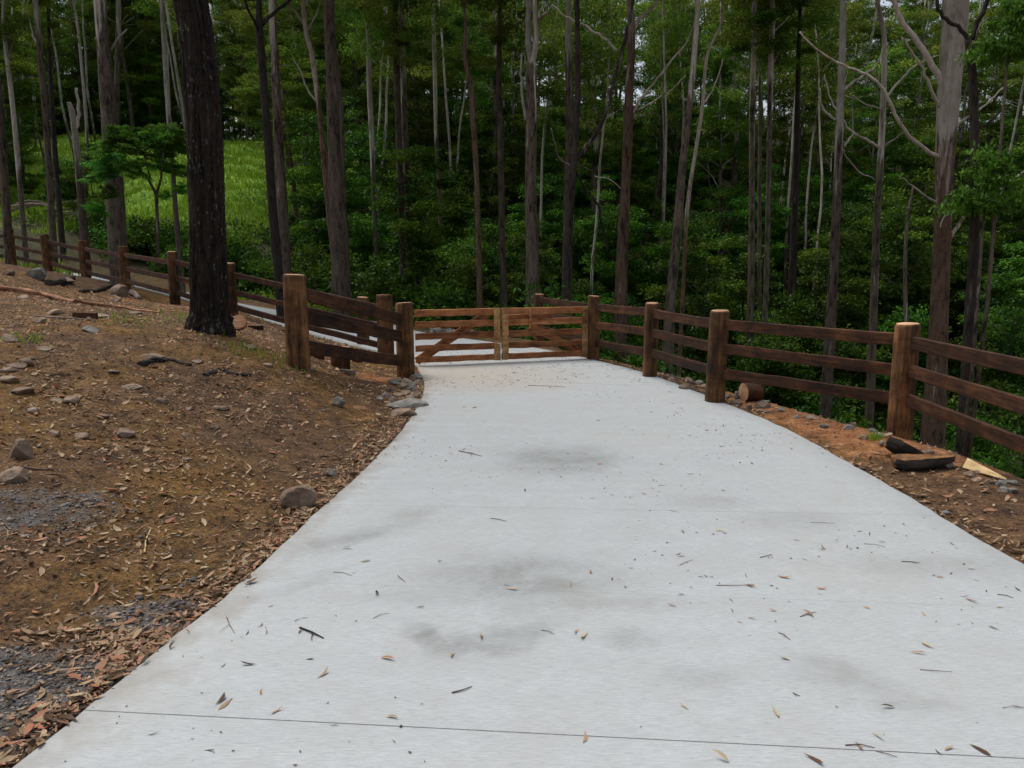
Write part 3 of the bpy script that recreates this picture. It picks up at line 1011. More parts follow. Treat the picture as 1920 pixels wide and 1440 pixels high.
def wedge_log(L, r, cut=.5, n=14, seed=1, taper=1.0):
    """log split lengthwise: round bark below, flat split face on top, ragged ends"""
    rr = random.Random(seed)
    V = []; S = 9
    for i in range(S):
        x = L * (i / (S - 1) - .5)
        rr_ = r * (1 - taper * abs(i / (S - 1) - .35) ** 1.6)
        for k in range(n):
            a = math.pi * (1 + k / (n - 1))
            V.append((x + rr.uniform(-.01, .01), rr_ * math.cos(a), rr_ * math.sin(a) * cut + rr.uniform(-.006, .006)))
    Fs, M = [], []
    for i in range(S - 1):
        for k in range(n - 1):
            Fs.append((i * n + k, (i + 1) * n + k, (i + 1) * n + k + 1, i * n + k + 1)); M.append(0)
        Fs.append((i * n + n - 1, (i + 1) * n + n - 1, (i + 1) * n, i * n)); M.append(1)
    Fs.append(tuple(range(n))); M.append(1)
    Fs.append(tuple((S - 1) * n + n - 1 - k for k in range(n))); M.append(1)
    return V, Fs, M


p = hit(1735, 882)
V_, F_, M_ = wedge_log(.44, .13, 1.05, seed=2, taper=1.4)
chunk("split_log", "black barked split log lying below the last fence post in view", V_, F_, (p[0], p[1] + .05, p[2] + .1), (math.radians(-4), math.radians(-6), math.radians(-14)), [M_CHAR, M_POST], M_)
p = hit(1702, 858)
V_, F_, M_ = wedge_log(.3, .1, .9, seed=3, taper=1.5)
chunk("split_log", "small dark wood wedge poking up behind the black split log", V_, F_, (p[0], p[1] + .05, p[2] + .08), (math.radians(-30), math.radians(20), math.radians(-20)), [M_CHAR, M_POST], M_)
p0 = hit(1812, 878); p1 = hit(1886, 905)
a_, b_ = Vector(p0), Vector(p1)
L = (b_ - a_).length
Vw = [(0, -.04, 0), (0, .03, 0), (0, .0, .075), (L * .5, -.03, 0), (L * .5, .02, 0), (L * .5, .0, .045), (L, -.004, 0), (L, .01, 0), (L, 0, .012)]
Fw = [(0, 3, 4, 1), (3, 6, 7, 4), (0, 2, 5, 3), (3, 5, 8, 6), (1, 4, 5, 2), (4, 7, 8, 5), (0, 1, 2), (6, 8, 7)]
chunk("split_wedge", "long pale split wood wedge tapering to a point on orange soil", Vw, Fw, (a_.x, a_.y, a_.z + .01), (0, 0, math.atan2(b_.y - a_.y, b_.x - a_.x)), M_PALEWOOD)
# flat dark offcuts on the bank
for (u, v, w, lab, m, rz) in [(594, 672, .22, "thin dark board offcut next to the thick round post", M_RAIL, -.3), (665, 677, .26, "dark offcut board right of the upright stub", M_RAIL, -.5), (648, 700, .3, "thin splinter board lying in front of the upright stub", M_STICK, -.4),
                              (541, 624, .3, "orange offcut board behind the thick round post", M_REDSTICK, -.3), (163, 596, .32, "dark plank piece lying on the upper bank", M_RAIL, -.2), (480, 618, .25, "reddish plank piece behind the big dark tree", M_RAIL, -.1)]:
    p = hit(u, v)
    board("offcut", Vector((p[0] - w / 2, p[1], p[2] + .03)), Vector((p[0] + w / 2, p[1] + w * rz, p[2] + .025)), .07, .03, m, None, seed=int(u))
    o = bpy.context.scene.objects[-1] if False else None
for o in [q for q in COL.objects if q.name.startswith("offcut")]:
    pass
_labs = ["thin dark board offcut next to the thick round post", "dark offcut board right of the upright stub", "thin splinter board lying in front of the upright stub",
         "orange offcut board behind the thick round post", "dark plank piece lying on the upper bank", "reddish plank piece behind the big dark tree"]
for o, l in zip(sorted([q for q in COL.objects if q.name.startswith("offcut")], key=lambda q: q.name), _labs):
    tag(o, l, "board offcut")


def branch_on_ground(name, label, pix, r0, r1, m, lift=.03, cat="fallen branch", jit=.2, seed=1, group=None):
    rr = random.Random(seed)
    P = [Vector(hit(u, v)) + Vector((0, 0, lift)) for u, v in pix]
    Q = []
    for i in range(len(P) - 1):
        for t in (0, .25, .5, .75):
            q = P[i].lerp(P[i + 1], t)
            Q.append(q + Vector((rr.uniform(-1, 1), rr.uniform(-1, 1), rr.uniform(-.5, .5))) * r0 * .4)
    Q.append(P[-1])
    n = len(Q)
    mb = MB()
    o0 = Q[0].copy()
    mb.tube([q - o0 for q in Q], [r0 + (r1 - r0) * i / (n - 1) for i in range(n)], 9, 0, True, None, jit, rnd=rr)
    o = mb.build(name, m)
    o.location = o0
    return tag(o, label, cat, group)


branch_on_ground("fallen_branch", "long reddish fallen branch crossing the upper bank from the left border", [(-40, 538), (40, 548), (90, 556), (140, 570), (210, 578), (300, 590)], .05, .012, M_REDSTICK, .03)
branch_on_ground("fallen_branch", "thin grey stick lying parallel below the reddish fallen branch", [(70, 596), (120, 600), (180, 603)], .014, .006, M_STICK, .02)
branch_on_ground("fallen_branch", "curved grey stick by the low pale rock at the left border", [(40, 878), (70, 883), (100, 883)], .008, .005, M_STICK, .01)
branch_on_ground("fallen_branch", "forked pale stick lying on the gravelly soil", [(272, 1040), (274, 1015), (283, 995)], .006, .003, M_PALEWOOD, .01)
branch_on_ground("charred_bark", "charred black bark curl in the middle of the bank", [(264, 686), (290, 678), (320, 676), (360, 687)], .035, .012, M_CHAR, .01, "bark piece", .6)
branch_on_ground("charred_bark", "second charred bark strip below the big dark tree", [(386, 704), (412, 694), (440, 703), (470, 704)], .03, .012, M_CHAR, .0, "bark piece", .6, 4)
branch_on_ground("fallen_branch", "rotten mossy root end beside the stump on the bank", [(150, 549), (180, 548), (205, 541), (228, 530)], .03, .06, M_CHAR, .03, "fallen branch", .4, 5)
branch_on_ground("rotten_stump", "rotten mossy stump lump near the stepped fence", [(226, 545), (240, 530), (246, 545), (262, 562)], .11, .05, M_STICK, .02, "stump", .5, 6)
branch_on_ground("fallen_branch", "dark log piece lying behind the dark flat boulder", [(95, 536), (118, 530), (138, 524)], .09, .05, M_CHAR, .04, "fallen branch", .5, 7)
for i, (pix) in enumerate([[(1360, 655), (1372, 640)], [(1560, 1005 - 200), (1572, 800)]][:0]): pass
# brush pile beyond the drive on the left
for i in range(16):
    u = 20 + R.random() * 120; v = 415 + (u - 20) * .3 + R.uniform(-12, 14)
    P0 = at(u, v, 33)
    zz = g1(P0.x, 33)
    mb = MB()
    a = R.uniform(-.7, .3); L = R.uniform(1, 3)
    dirv = Vector((math.cos(a), math.sin(a) * .6, R.uniform(-.15, .15)))
    mb.tube([Vector((0, 0, 0)), dirv * L * .5 + Vector((0, 0, .08)), dirv * L], [.05, .04, .015], 6)
    o = mb.build("dead_branch", [M_BARK_GREY if i % 2 else M_STICK])
    o.location = (P0.x, 33 + R.uniform(-1, 1), g1(P0.x, 33) + .15 + R.random() * .3)
    tag(o, "grey dead branch in the brush heap beyond the stepped fence", "fallen branch", "brush heap branches")

# litter scrap near the big tree
p = hit(445, 612)
lv = []
for i in range(7):
    for j in range(5):
        lv.append((i * .03 - .09, j * .03 - .06, .012 + .02 * R.random()))
lfc = [(i * 5 + j, (i + 1) * 5 + j, (i + 1) * 5 + j + 1, i * 5 + j + 1) for i in range(6) for j in range(4)]
mp_, nt_, b_ = mat("wrapper_plastic")
c_ = ramp(nt_, noise(nt_, coords(nt_), 22, 2, .5), [(.42, (.75, .78, .85)), (.52, (.7, .45, .5)), (.6, (.45, .5, .75))])
nt_.links.new(c_, b_.inputs["Base Color"]); b_.inputs["Roughness"].default_value = .35
o = mesh_np("plastic_wrapper", lv, lfc, mp_)
o.location = (p[0], p[1] + .1, p[2] + .02)
tag(o, "crumpled white and pink wrapper on the soil right of the big tree", "wrapper")


# ------------------------------------------------------------------ leaves: generic builders
def leaf_cards(n, pos, L, W, dirs, nrm, rnd):
    """rhombus leaves. arrays: pos (n,3) base, dirs (n,3) unit along, nrm (n,3)"""
    side = np.cross(dirs, nrm)
    side /= np.linalg.norm(side, axis=1, keepdims=True) + 1e-9
    L = L[:, None]; W = W[:, None]
    a = pos
    b = pos + dirs * L * .45 + side * W * .5
    c = pos + dirs * L
    d = pos + dirs * L * .45 - side * W * .5
    V = np.stack([a, b, c, d], 1).reshape(-1, 3)
    Fq_ = np.arange(4 * n).reshape(n, 4)
    return V, Fq_, np.repeat(rnd, 4)


def unit(a):
    return a / (np.linalg.norm(a, axis=1, keepdims=True) + 1e-9)


def crown_mesh(name, rx, hz, nclump, per, leafL, leafW, m, seed, shape="tall", spread=.5, droop=.9, upn=1.0, thick=.5):
    rg = np.random.default_rng(seed)
    C = []
    while len(C) < nclump:
        p = rg.uniform(-1, 1, 3)
        r = math.hypot(p[0], p[1])
        t = (p[2] + 1) / 2
        if shape == "tall": lim = (.35 + .65 * math.sin(math.pi * min(1, t * 1.05 + .05))) * (.8 + .2 * math.sin(5 * math.atan2(p[1], p[0]) + seed))
        elif shape == "dome": lim = math.sqrt(max(0, 1 - (t * .95) ** 2)) * (.8 + .25 * math.sin(4 * math.atan2(p[1], p[0]) + seed * 2))
        else: lim = .9
        if r < lim: C.append((p[0] * rx, p[1] * rx, t * hz))
    C = np.array(C)
    szs = rg.uniform(.45, 1.15, nclump) * spread
    tone = rg.uniform(0, 1, nclump)
    n = nclump * per
    ci = np.repeat(np.arange(nclump), per)
    off = rg.normal(0, 1, (n, 3)); off *= (szs[ci] / (1.0 + .35 * np.linalg.norm(off, axis=1)))[:, None] * np.array([1.2, 1.2, thick])
    pos = C[ci] + off
    dirs = unit(rg.normal(0, 1, (n, 3)) + np.array([0, 0, -droop]))
    nrm = unit(rg.normal(0, .75, (n, 3)) + np.array([0, 0, upn]))
    dirs = unit(dirs - nrm * (dirs * nrm).sum(1, keepdims=True) * .7)
    Ls = leafL * rg.uniform(.6, 1.35, n); Ws = leafW * rg.uniform(.7, 1.3, n)
    rnd = np.clip(tone[ci] * .8 + rg.uniform(0, .3, n) - .05, 0, 1)
    V, Fq_, A = leaf_cards(n, pos, Ls, Ws, dirs, nrm, rnd)
    me = mesh_np(name, V, Fq_, m, attrs={"rnd": A})
    data = me.data
    bpy.data.objects.remove(me)
    return data, C


def limb_mesh(name, stem, C, m, r0=.05, seed=1, every=2, stemr=None, top=None):
    """trunk polyline + limbs reaching a subset of clump centres"""
    rr = random.Random(seed)
    mb = MB()
    n = len(stem)
    rad = stemr or [r0 * (1 - .8 * i / (n - 1)) for i in range(n)]
    al = top or [min(1, max(0, (i / (n - 1) - .3) * 2)) for i in range(n)]
    mb.tube(stem, rad, 9, a=al, jit=.08, rnd=rr)
    S = [Vector(s) for s in stem]
    for c in list(C)[::every]:
        c = Vector(c)
        # join stem lower than the clump
        zt = c.z - (Vector((c.x, c.y, 0)).length) * rr.uniform(.5, .9)
        i = min(range(n), key=lambda k: abs(S[k].z - zt))
        b = S[i]
        mid = b.lerp(c, .5) + Vector((rr.uniform(-.2, .2), rr.uniform(-.2, .2), rr.uniform(-.1, .25)))
        rb = max(.012, rad[i] * .42)
        mb.tube([b, b.lerp(mid, .5), mid, c], [rb, rb * .8, rb * .6, rb * .25], 5, a=[.9] * 4, rnd=rr)
    o = mb.build(name, m, smooth=True, attr="pale")
    d = o.data
    bpy.data.objects.remove(o)
    return d


def bent_stem(h, seed, n=12, amp=.3):
    rr = random.Random(seed)
    ph = [rr.uniform(0, 6.3) for _ in range(4)]
    return [(amp * (math.sin(ph[0] + i / n * 4) - math.sin(ph[0])) + .06 * math.sin(ph[2] + i * 1.7),
             amp * (math.sin(ph[1] + i / n * 3.4) - math.sin(ph[1])), h * i / n - .3 * (i == 0)) for i in range(n + 1)]


# background gum tree variants
GUMS = []
for s in range(6):
    h = [19, 22, 17, 24, 20, 15][s]
    cb = h * [.22, .42, .18, .4, .26, .16][s]
    cd, Cc = crown_mesh("crown", [2.3, 2.7, 2.0, 3.0, 2.6, 2.1][s], h - cb + 1.5, [74, 56, 74, 60, 74, 70][s], 230, .2, .062, M_LEAF_GUM, 100 + s, "tall", .56, .6, 1.3, .42)
    stem = bent_stem(h, 10 + s)
    Cw = Cc + np.array([0, 0, cb])
    rad = [[.14, .17, .11, .19, .15, .1][s] * (1.15 if i == 0 else 1) * (1 - .72 * i / 12) for i in range(13)]
    td = limb_mesh("trunk", stem, Cw, [M_BARK_GREY, M_BARK_BROWN, M_BARK_GREY, M_BARK_BROWN, M_BARK_RED, M_BARK_GREY][s], seed=s, every=3, stemr=rad)
    GUMS.append((td, cd, cb))
POLES = []
for s in range(4):
    h = [15, 13, 17, 14][s]
    cb = h * .6
    cd, Cc = crown_mesh("crown", 1.3, h - cb + .5, 26, 150, .18, .055, M_LEAF_GUM, 150 + s, "tall", .6, 1.0)
    stem = bent_stem(h, 70 + s, amp=.45)
    td = limb_mesh("trunk", stem, Cc + np.array([0, 0, cb]), [M_BARK_GREY, M_BARK_BROWN, M_BARK_RED, M_BARK_BROWN][s], seed=80 + s, every=3, stemr=[.075 * (1 - .7 * i / 12) for i in range(13)], top=[min(1, .15 + i / 7) for i in range(13)])
    POLES.append((td, cd, cb))
UND = []
for s in range(5):
    h = [5.5, 4.2, 6.5, 3.4, 7.5][s]
    cd, Cc = crown_mesh("crown", [1.9, 1.7, 2.1, 1.5, 2.0][s], h * .85, 52, 240, .13, .065, M_LEAF_UND, 200 + s, "dome" if s != 4 else "tall", .42, .4, 1.3, .45)
    stem = bent_stem(h * .85, 30 + s, 8, .25)
    td = limb_mesh("trunk", stem, Cc + np.array([0, 0, h * .15]), M_BARK_DARK, seed=40 + s, every=3, r0=.06, top=[0] * 9)
    UND.append((td, cd, h * .15))
SHR = []
for s in range(4):
    cd, Cc = crown_mesh("foliage", [1.0, .8, 1.3, .6][s], [1.3, 1.6, 1.1, .9][s], 34, 85, .12, .06, M_LEAF_UND, 300 + s, "dome", .34, .1)
    stem = bent_stem(1.0, 50 + s, 4, .08)
    td = limb_mesh("stem", stem, Cc, M_BARK_DARK, seed=60 + s, every=3, r0=.025, top=[0] * 5)
    SHR.append((td, cd, 0))
CR_BRIGHT, _c = crown_mesh("crown", 1.25, 1.3, 34, 90, .17, .085, M_LEAF_BRIGHT, 400, "dome", .34, .6)


LAND = [(-400, "the left border"), (100, "the slim brown trunk"), (214, "the thick grey trunk"), (390, "the big dark tree"), (517, "the black forked trunk"),
        (637, "the broad brown trunk"), (758, "the twin trunks"), (895, "the curved slender tree"), (997, "the central trunk"), (1066, "the black armed trunk"),
        (1168, "the reddish trunk"), (1264, "the leaning trunk"), (1420, "the close trio"), (1565, "the bare armed trunk"), (1762, "the largest pale gum"), (1900, "the right border")]
ORD = ["nearest", "second nearest", "third nearest", "fourth nearest", "fifth nearest", "sixth nearest", "seventh nearest", "eighth nearest", "ninth nearest", "tenth nearest", "eleventh nearest", "twelfth nearest",
       "thirteenth nearest", "fourteenth nearest", "fifteenth nearest", "sixteenth nearest", "seventeenth nearest", "eighteenth nearest", "nineteenth nearest", "twentieth nearest"] + ["%dst nearest" % i if i % 10 == 1 and i % 100 != 11 else "%dnd nearest" % i if i % 10 == 2 and i % 100 != 12 else "%drd nearest" % i if i % 10 == 3 and i % 100 != 13 else "%dth nearest" % i for i in range(21, 240)]
PLANTS = []


def name_plants():
    """each background plant is told apart by the two landmark trunks it shows between and its order in depth"""
    bins = {}
    for r, what in PLANTS:
        u, _ = project(r.location.x, r.location.y, r.location.z + 1.5)
        i = min(14, max(j for j, (a, _n) in enumerate(LAND) if a <= max(u, -399)))
        bins.setdefault((what, i), []).append(r)
    for (what, i), rs_ in bins.items():
        rs_.sort(key=lambda q: q.location.y)
        a, b = LAND[i][1], LAND[min(i + 1, len(LAND) - 1)][1]
        where = ("at " + a) if a == b else "between %s and %s" % (a, b)
        for k, r in enumerate(rs_):
            r["label"] = "%s %s %s" % (ORD[k], what, where)


def plant(kind, variant, x, y, label, cat, group, sc=1.0, rz=None, zs=None, names=("trunk", "crown"), root_name="tree", dz=0.0, z=None):
    td, cd, cb = kind[variant]
    r = thing(root_name, label, cat, (x, y, (g1(x, y) if z is None else z) - .05 + dz), group, R.random() * 6.28 if rz is None else rz)
    r.scale = (sc, sc, sc * (zs or 1))
    t = bpy.data.objects.new(names[0], td); t.parent = r; link(t)
    c = bpy.data.objects.new(names[1], cd); c.parent = r; c.location = (0, 0, cb); link(c)
    PLANTS.append((r, label))
    return r


# ------------------------------------------------------------------ the trees one can tell apart
def catmull(P, k=5):
    P = [np.array(p, float) for p in P]
    out = []
    for i in range(len(P) - 1):
        p0, p1, p2, p3 = P[max(i - 1, 0)], P[i], P[i + 1], P[min(i + 2, len(P) - 1)]
        for j in range(k):
            t = j / k
            out.append(.5 * ((2 * p1) + (-p0 + p2) * t + (2 * p0 - 5 * p1 + 4 * p2 - p3) * t * t + (-p0 + 3 * p1 - 3 * p2 + p3) * t ** 3))
    out.append(P[-1])
    return out


def big_tree(label, Y, pts, m, pale_v=None, branches=(), crown=0, top=True, name="gum_tree", H=17, cs=1.0, flare=1.3, sides=12, jit=.06, twin=None, group=None, seed=1, cup=None, rough=False, k=5):
    """pts from the bottom up in photo pixels (u, v, width). pale_v: photo row above which the bark is pale"""
    rr = random.Random(seed * 7 + int(pts[0][0]))
    P = [(*at(u, v, Y), w * Y * 1.0 / (2 * F)) for u, v, w in pts]
    b = P[0]
    gz_ = g1(b[0], Y)
    dx = (P[1][0] - b[0]) / max(.5, (P[1][2] - b[2]))
    hgt = b[2] - gz_
    lo = []
    if hgt > .4:
        bx = b[0] - dx * hgt * .6
        lo = [(bx, Y, gz_ - .35, b[3] * flare), (bx, Y, gz_ + .12, b[3] * (1 + (flare - 1) * .5)), (bx + dx * .3, Y, gz_ + min(.6, hgt * .5), b[3] * 1.06)]
    else:
        bx = b[0]
        lo = [(bx, Y, gz_ - .35, b[3] * flare)]
        P[0] = (bx, Y, gz_ + .1, b[3] * 1.05) if hgt < .2 else P[0]
    hi = []
    if top:
        e, e0 = P[-1], P[-2]
        zt = gz_ + H
        if zt > e[2] + 2:
            dd = (e[0] - e0[0]) / max(.3, e[2] - e0[2])
            dd = max(-.12, min(.12, dd))
            n = 4
            for i in range(1, n + 1):
                hz = (zt - e[2]) * i / n
                hi.append((e[0] + dd * hz * .8 + rr.uniform(-.2, .2), Y + rr.uniform(-.2, .2) * i, e[2] + hz, e[3] * (1 - .72 * i / n)))
    allp = catmull(lo + P + hi, k)
    root = thing(name, label, "tree", (bx, Y, gz_), group)
    o0 = np.array([bx, Y, gz_])
    mb = MB()

    def pv(z, y=Y):
        if pale_v is None: return 0.0
        zz = at(960, pale_v, y).z
        return float(min(1, max(0, (z - zz) / 3.0 + .5)))
    mb.tube([q[:3] - o0 for q in allp], [max(.01, q[3]) for q in allp], sides, jit=jit, a=[pv(q[2]) for q in allp], rnd=rr)
    tk = mb.build("trunk", m, root, True, "pale")
    if rough:
        nv = len(tk.data.vertices)
        co = np.empty(nv * 3, np.float32); tk.data.vertices.foreach_get("co", co); co = co.reshape(-1, 3)
        k = np.arange(nv) % sides; ring = np.arange(nv) // sides
        cen = np.stack([co[:, j].reshape(-1, sides).mean(1) for j in range(3)], 1)[ring]
        d = co - cen; r_ = np.linalg.norm(d, axis=1)
        th = 2 * np.pi * k / sides
        cx, sy = np.cos(th) * 5.5, np.sin(th) * 5.5
        f = fbm(cx + 50 + co[:, 2] * .35, sy + 50 + co[:, 2] * .9, 3)
        ridge = 1 - np.abs(fbm(cx * 1.6 + 90, sy * 1.6 + 90 + co[:, 2] * 1.7, 2)) * 1.5
        crack = np.abs(vnoise(th * 5.0, co[:, 2] * 6.0 + th * 3))
        dis = .010 * f + .022 * (ridge - .5) + .010 * crack
        base = np.exp(-np.maximum(co[:, 2], 0) / .22) * (.03 + .05 * np.maximum(0, np.cos(3 * th + .7)))
        co = co + d / r_[:, None] * (dis + base)[:, None]
        tk.data.vertices.foreach_set("co", co.ravel().astype(np.float32)); tk.data.update()
    for br in branches:
        dY = br[1] if isinstance(br[1], (int, float)) else 0
        bp = br[0]
        n = len(bp)
        Q = []
        for i, (u, v, w) in enumerate(bp):
            y2 = Y + dY * i / (n - 1)
            Q.append((*at(u, v, y2), w * y2 / (2 * F)))
        Q = catmull(Q, 4)
        for qi in range(1, len(Q) - 1):
            Q[qi] = Q[qi] + np.array([rr.uniform(-1, 1), rr.uniform(-1, 1), rr.uniform(-1, 1), 0]) * .022
            Q[qi][3] *= .85
        mb = MB()
        mb.tube([q[:3] - o0 for q in Q], [max(.006, q[3]) for q in Q], 8, jit=.05, a=[br[2] if len(br) > 2 else 1.0] * len(Q), rnd=rr)
        mb.build("branch", m, root, True, "pale")
    if crown is not None and top and hi:
        td, cd, cb = GUMS[crown]
        c = bpy.data.objects.new("crown", cd); c.parent = root; link(c)
        zc = max(H * .45, HC + (.31 if Y < 25 else .22) * Y - gz_) if cup is None else cup
        mid = [q for q in allp if q[2] - gz_ > zc] or [allp[-1]]
        c.location = (mid[0][0] - bx, 0, zc)
        c.scale = (cs * .72, cs * .72, cs * max(.35, (H - zc) / (13.5)))
        c.rotation_euler = (0, 0, rr.random() * 6)
    return root


BT = big_tree
# the big dark foreground tree
BT("big dark rough barked tree trunk standing on the bank in front of fence", 9.5,
   [(394, 628, 68), (393, 600, 66), (391, 520, 63), (388, 400, 60), (384, 280, 58), (378, 160, 55), (368, 70, 54), (354, -10, 53), (345, -80, 52)], M_BARK_NEAR, None, crown=3, H=16, flare=1.02, sides=120, jit=.004, name="gum_tree", seed=2, rough=True, k=26)
BT("brown trunk leaning at the left border behind the stepped fence", 24, [(15, 440, 15), (8, 330, 14), (-2, 200, 13), (-14, 60, 12)], M_BARK_BROWN, None, crown=0, H=18)
BT("thin pale trunk between the left border tree and the next brown trunk", 26, [(46, 450, 9), (36, 330, 8.5), (24, 200, 8), (10, 80, 7), (6, 30, 5)], M_BARK_GREY, 330, [([(17, 110, 4), (22, 90, 3), (24, 60, 2)], 0), ], crown=2, H=14)
BT("slim brown trunk rising left of the white snag", 25, [(101, 470, 12), (92, 320, 11), (84, 200, 10.5), (76, 110, 10), (66, 0, 9)], M_BARK_BROWN, 60, [([(68, 80, 4), (60, 60, 3), (52, 20, 2)], 1)], crown=4, H=19)
BT("thin dark trunk beside slim brown trunk left of the snag", 29, [(112, 400, 10), (104, 300, 9), (97, 190, 8), (92, 90, 6)], M_BARK_DARK, None, crown=0, H=16)
BT("pale broken snag with brown base on the left slope", 27, [(156, 420, 14), (150, 350, 12), (143, 270, 11), (136, 215, 10), (129, 192, 7)], M_BARK_BROWN, 310, [([(143, 240, 7), (148, 215, 7), (143, 165, 5)], 0, 1.0)], crown=None, top=False, name="dead_tree")
BT("thick grey trunk with paler top left of the bright green sapling", 22, [(222, 480, 32), (216, 400, 30), (208, 280, 26), (201, 180, 25), (194, 90, 22), (186, -10, 20)], M_BARK_GREY, 40, [([(203, 100, 5), (220, 75, 5), (238, 55, 3)], .5)], crown=1, H=20, sides=16)
BT("slender grey stem growing close against the thick grey trunk", 22.6, [(232, 470, 14), (226, 350, 12), (218, 220, 11), (221, 100, 9), (222, -10, 8)], M_BARK_GREY, 60, crown=5, H=18)
BT("thin grey trunk right behind the bright green sapling", 24, [(338, 490, 10), (330, 400, 9), (321, 280, 8.5), (312, 160, 8), (306, 60, 7)], M_BARK_GREY, 240, crown=2, H=17)
BT("black forked trunk just right of the big dark tree", 19, [(523, 520, 18), (512, 400, 16), (502, 260, 15), (494, 150, 14), (487, 60, 13), (486, -10, 9)], M_BARK_DARK, None,
   [([(492, 45, 8), (515, 22, 7), (545, 0, 6), (580, -20, 5)], 1, 0), ([(486, 60, 7), (470, 25, 6), (452, -10, 5)], -1, 0)], crown=0, H=15, sides=14)
BT("brown grey trunk tight behind the black forked trunk", 23, [(536, 550, 26), (530, 400, 20), (522, 260, 17), (516, 120, 14), (510, -10, 12)], M_BARK_BROWN, 90, crown=1, H=19)
BT("crooked reddish trunk forking near the top left of the broad brown trunk", 24, [(632, 520, 13), (618, 400, 12), (604, 260, 10), (596, 180, 10), (586, 110, 9), (572, 45, 8)], M_BARK_RED, 150,
   [([(572, 50, 6), (555, 25, 5), (536, 0, 4)], 0), ([(576, 60, 4), (592, 30, 3), (600, 5, 2)], 0), ([(596, 195, 4), (575, 165, 4), (562, 130, 3), (548, 108, 2)], 0)], crown=4, H=16)
BT("broad brown trunk with dark base left of centre", 21, [(640, 600, 31), (636, 500, 29), (630, 360, 26), (625, 240, 22), (621, 120, 20), (616, -10, 17)], M_BARK_BROWN, None, crown=3, H=19, sides=16)
BT("slim grey trunk touching the right side of the broad brown trunk", 23, [(653, 560, 10), (649, 450, 10), (643, 350, 9), (640, 200, 7)], M_BARK_GREY, None, crown=5, H=16)
BT("thin trunk with a pale middle between broad trunk and twin trunks", 29, [(708, 540, 10), (702, 380, 9), (697, 260, 9), (693, 170, 9), (690, 60, 7)], M_BARK_GREY, 290, crown=2, H=18)
BT("left one of the two tall twin trunks", 26, [(757, 560, 13), (752, 400, 12), (747, 240, 11), (743, 120, 10), (741, 20, 9)], M_BARK_BROWN, None, crown=0, H=18)
BT("right one of the two tall twin trunks with pale top", 26.4, [(770, 560, 13), (765, 400, 12), (759, 240, 11), (756, 130, 10), (753, 20, 9)], M_BARK_BROWN, 140, crown=1, H=19)
BT("thin tree with pale upper stem right of the twin trunks", 32, [(828, 520, 8), (824, 380, 7), (818, 260, 7), (815, 130, 7), (812, 0, 6)], M_BARK_GREY, 220, [([(818, 120, 3), (830, 95, 2)], 0)], crown=2, H=20)
BT("curved orange brown slender tree rising behind the left gate leaf", 22, [(900, 585, 11), (897, 450, 10), (893, 320, 10), (887, 220, 10), (883, 160, 9), (872, 110, 7), (873, 50, 5), (869, 0, 5)], M_BARK_RED, None,
   [([(872, 110, 5), (866, 95, 4), (868, 85, 3)], 0, 0)], crown=5, H=15)
BT("dark brown slender trunk between the curved tree and central trunk", 25, [(944, 540, 13), (941, 420, 12), (939, 300, 11), (936, 160, 10), (937, 30, 8)], M_BARK_BROWN, None, crown=0, H=18)
BT("tall central trunk brown below and splitting into two pale stems", 22, [(998, 600, 27), (998, 480, 24), (995, 360, 21), (996, 250, 20), (997, 170, 19), (997, 120, 18)], M_BARK_BROWN, 105,
   [([(997, 125, 13), (990, 80, 13), (991, 30, 12), (988, -20, 10), (986, -90, 8)], .4), ([(998, 120, 12), (1004, 80, 11), (1005, 30, 10), (1003, -20, 9), (1006, -90, 7)], -.4), ([(986, 225, 7), (979, 180, 6), (977, 140, 5), (978, 100, 3)], 0, 1),
    ([(1003, 300, 3), (1004, 200, 3), (1002, 140, 3)], -.2, 1), ([(1007, 38, 7), (1020, 28, 6), (1030, 20, 5), (1038, 8, 3)], -.5), ([(1007, 45, 4), (1014, 20, 4), (1028, 5, 2)], .5)], crown=1, top=False, sides=16)
BT("black trunk with a long arm curving up to the right", 19.5, [(1063, 560, 15), (1066, 440, 14), (1074, 320, 13), (1078, 280, 11), (1083, 180, 10), (1083, 80, 9), (1081, -20, 9)], M_BARK_DARK, None,
   [([(1076, 308, 9), (1092, 285, 9), (1118, 250, 9), (1140, 200, 8), (1152, 150, 8), (1168, 90, 8), (1180, 40, 7), (1190, -20, 7)], .5, .3), ([(1074, 312, 4), (1048, 296, 4), (1040, 270, 3), (1032, 240, 2.5)], 0, 1),
    ([(1076, 310, 5), (1095, 350, 5), (1120, 385, 5), (1130, 430, 5), (1138, 470, 4)], .6, .2)], crown=0, H=14, sides=14)
BT("broad brown trunk directly behind the black trunk", 24, [(1063, 560, 20), (1064, 450, 18), (1066, 330, 16), (1068, 240, 14), (1066, 60, 12), (1066, 0, 10)], M_BARK_BROWN, 90, crown=3, H=19)
BT("reddish brown trunk right of the black trunk with raised side arm", 21, [(1163, 600, 25), (1166, 490, 21), (1172, 370, 18), (1177, 260, 17), (1180, 160, 15), (1184, 60, 13)], M_BARK_RED, 70,
   [([(1184, 215, 6), (1198, 190, 6), (1218, 165, 5), (1250, 125, 4), (1285, 80, 3), (1310, 20, 3)], .5, .9), ([(1185, 60, 9), (1200, 35, 8), (1222, 15, 7), (1242, -12, 6)], .4), ([(1182, 215, 3), (1215, 195, 2.5), (1262, 165, 2), (1285, 140, 1.5)], .5, .6),
    ([(1157, 95, 5), (1130, 70, 5), (1098, 50, 4), (1060, 30, 3), (1035, 10, 3)], .5), ([(1170, 360, 2), (1150, 340, 2), (1115, 330, 2)], 0, .8)], crown=1, H=17, sides=14)
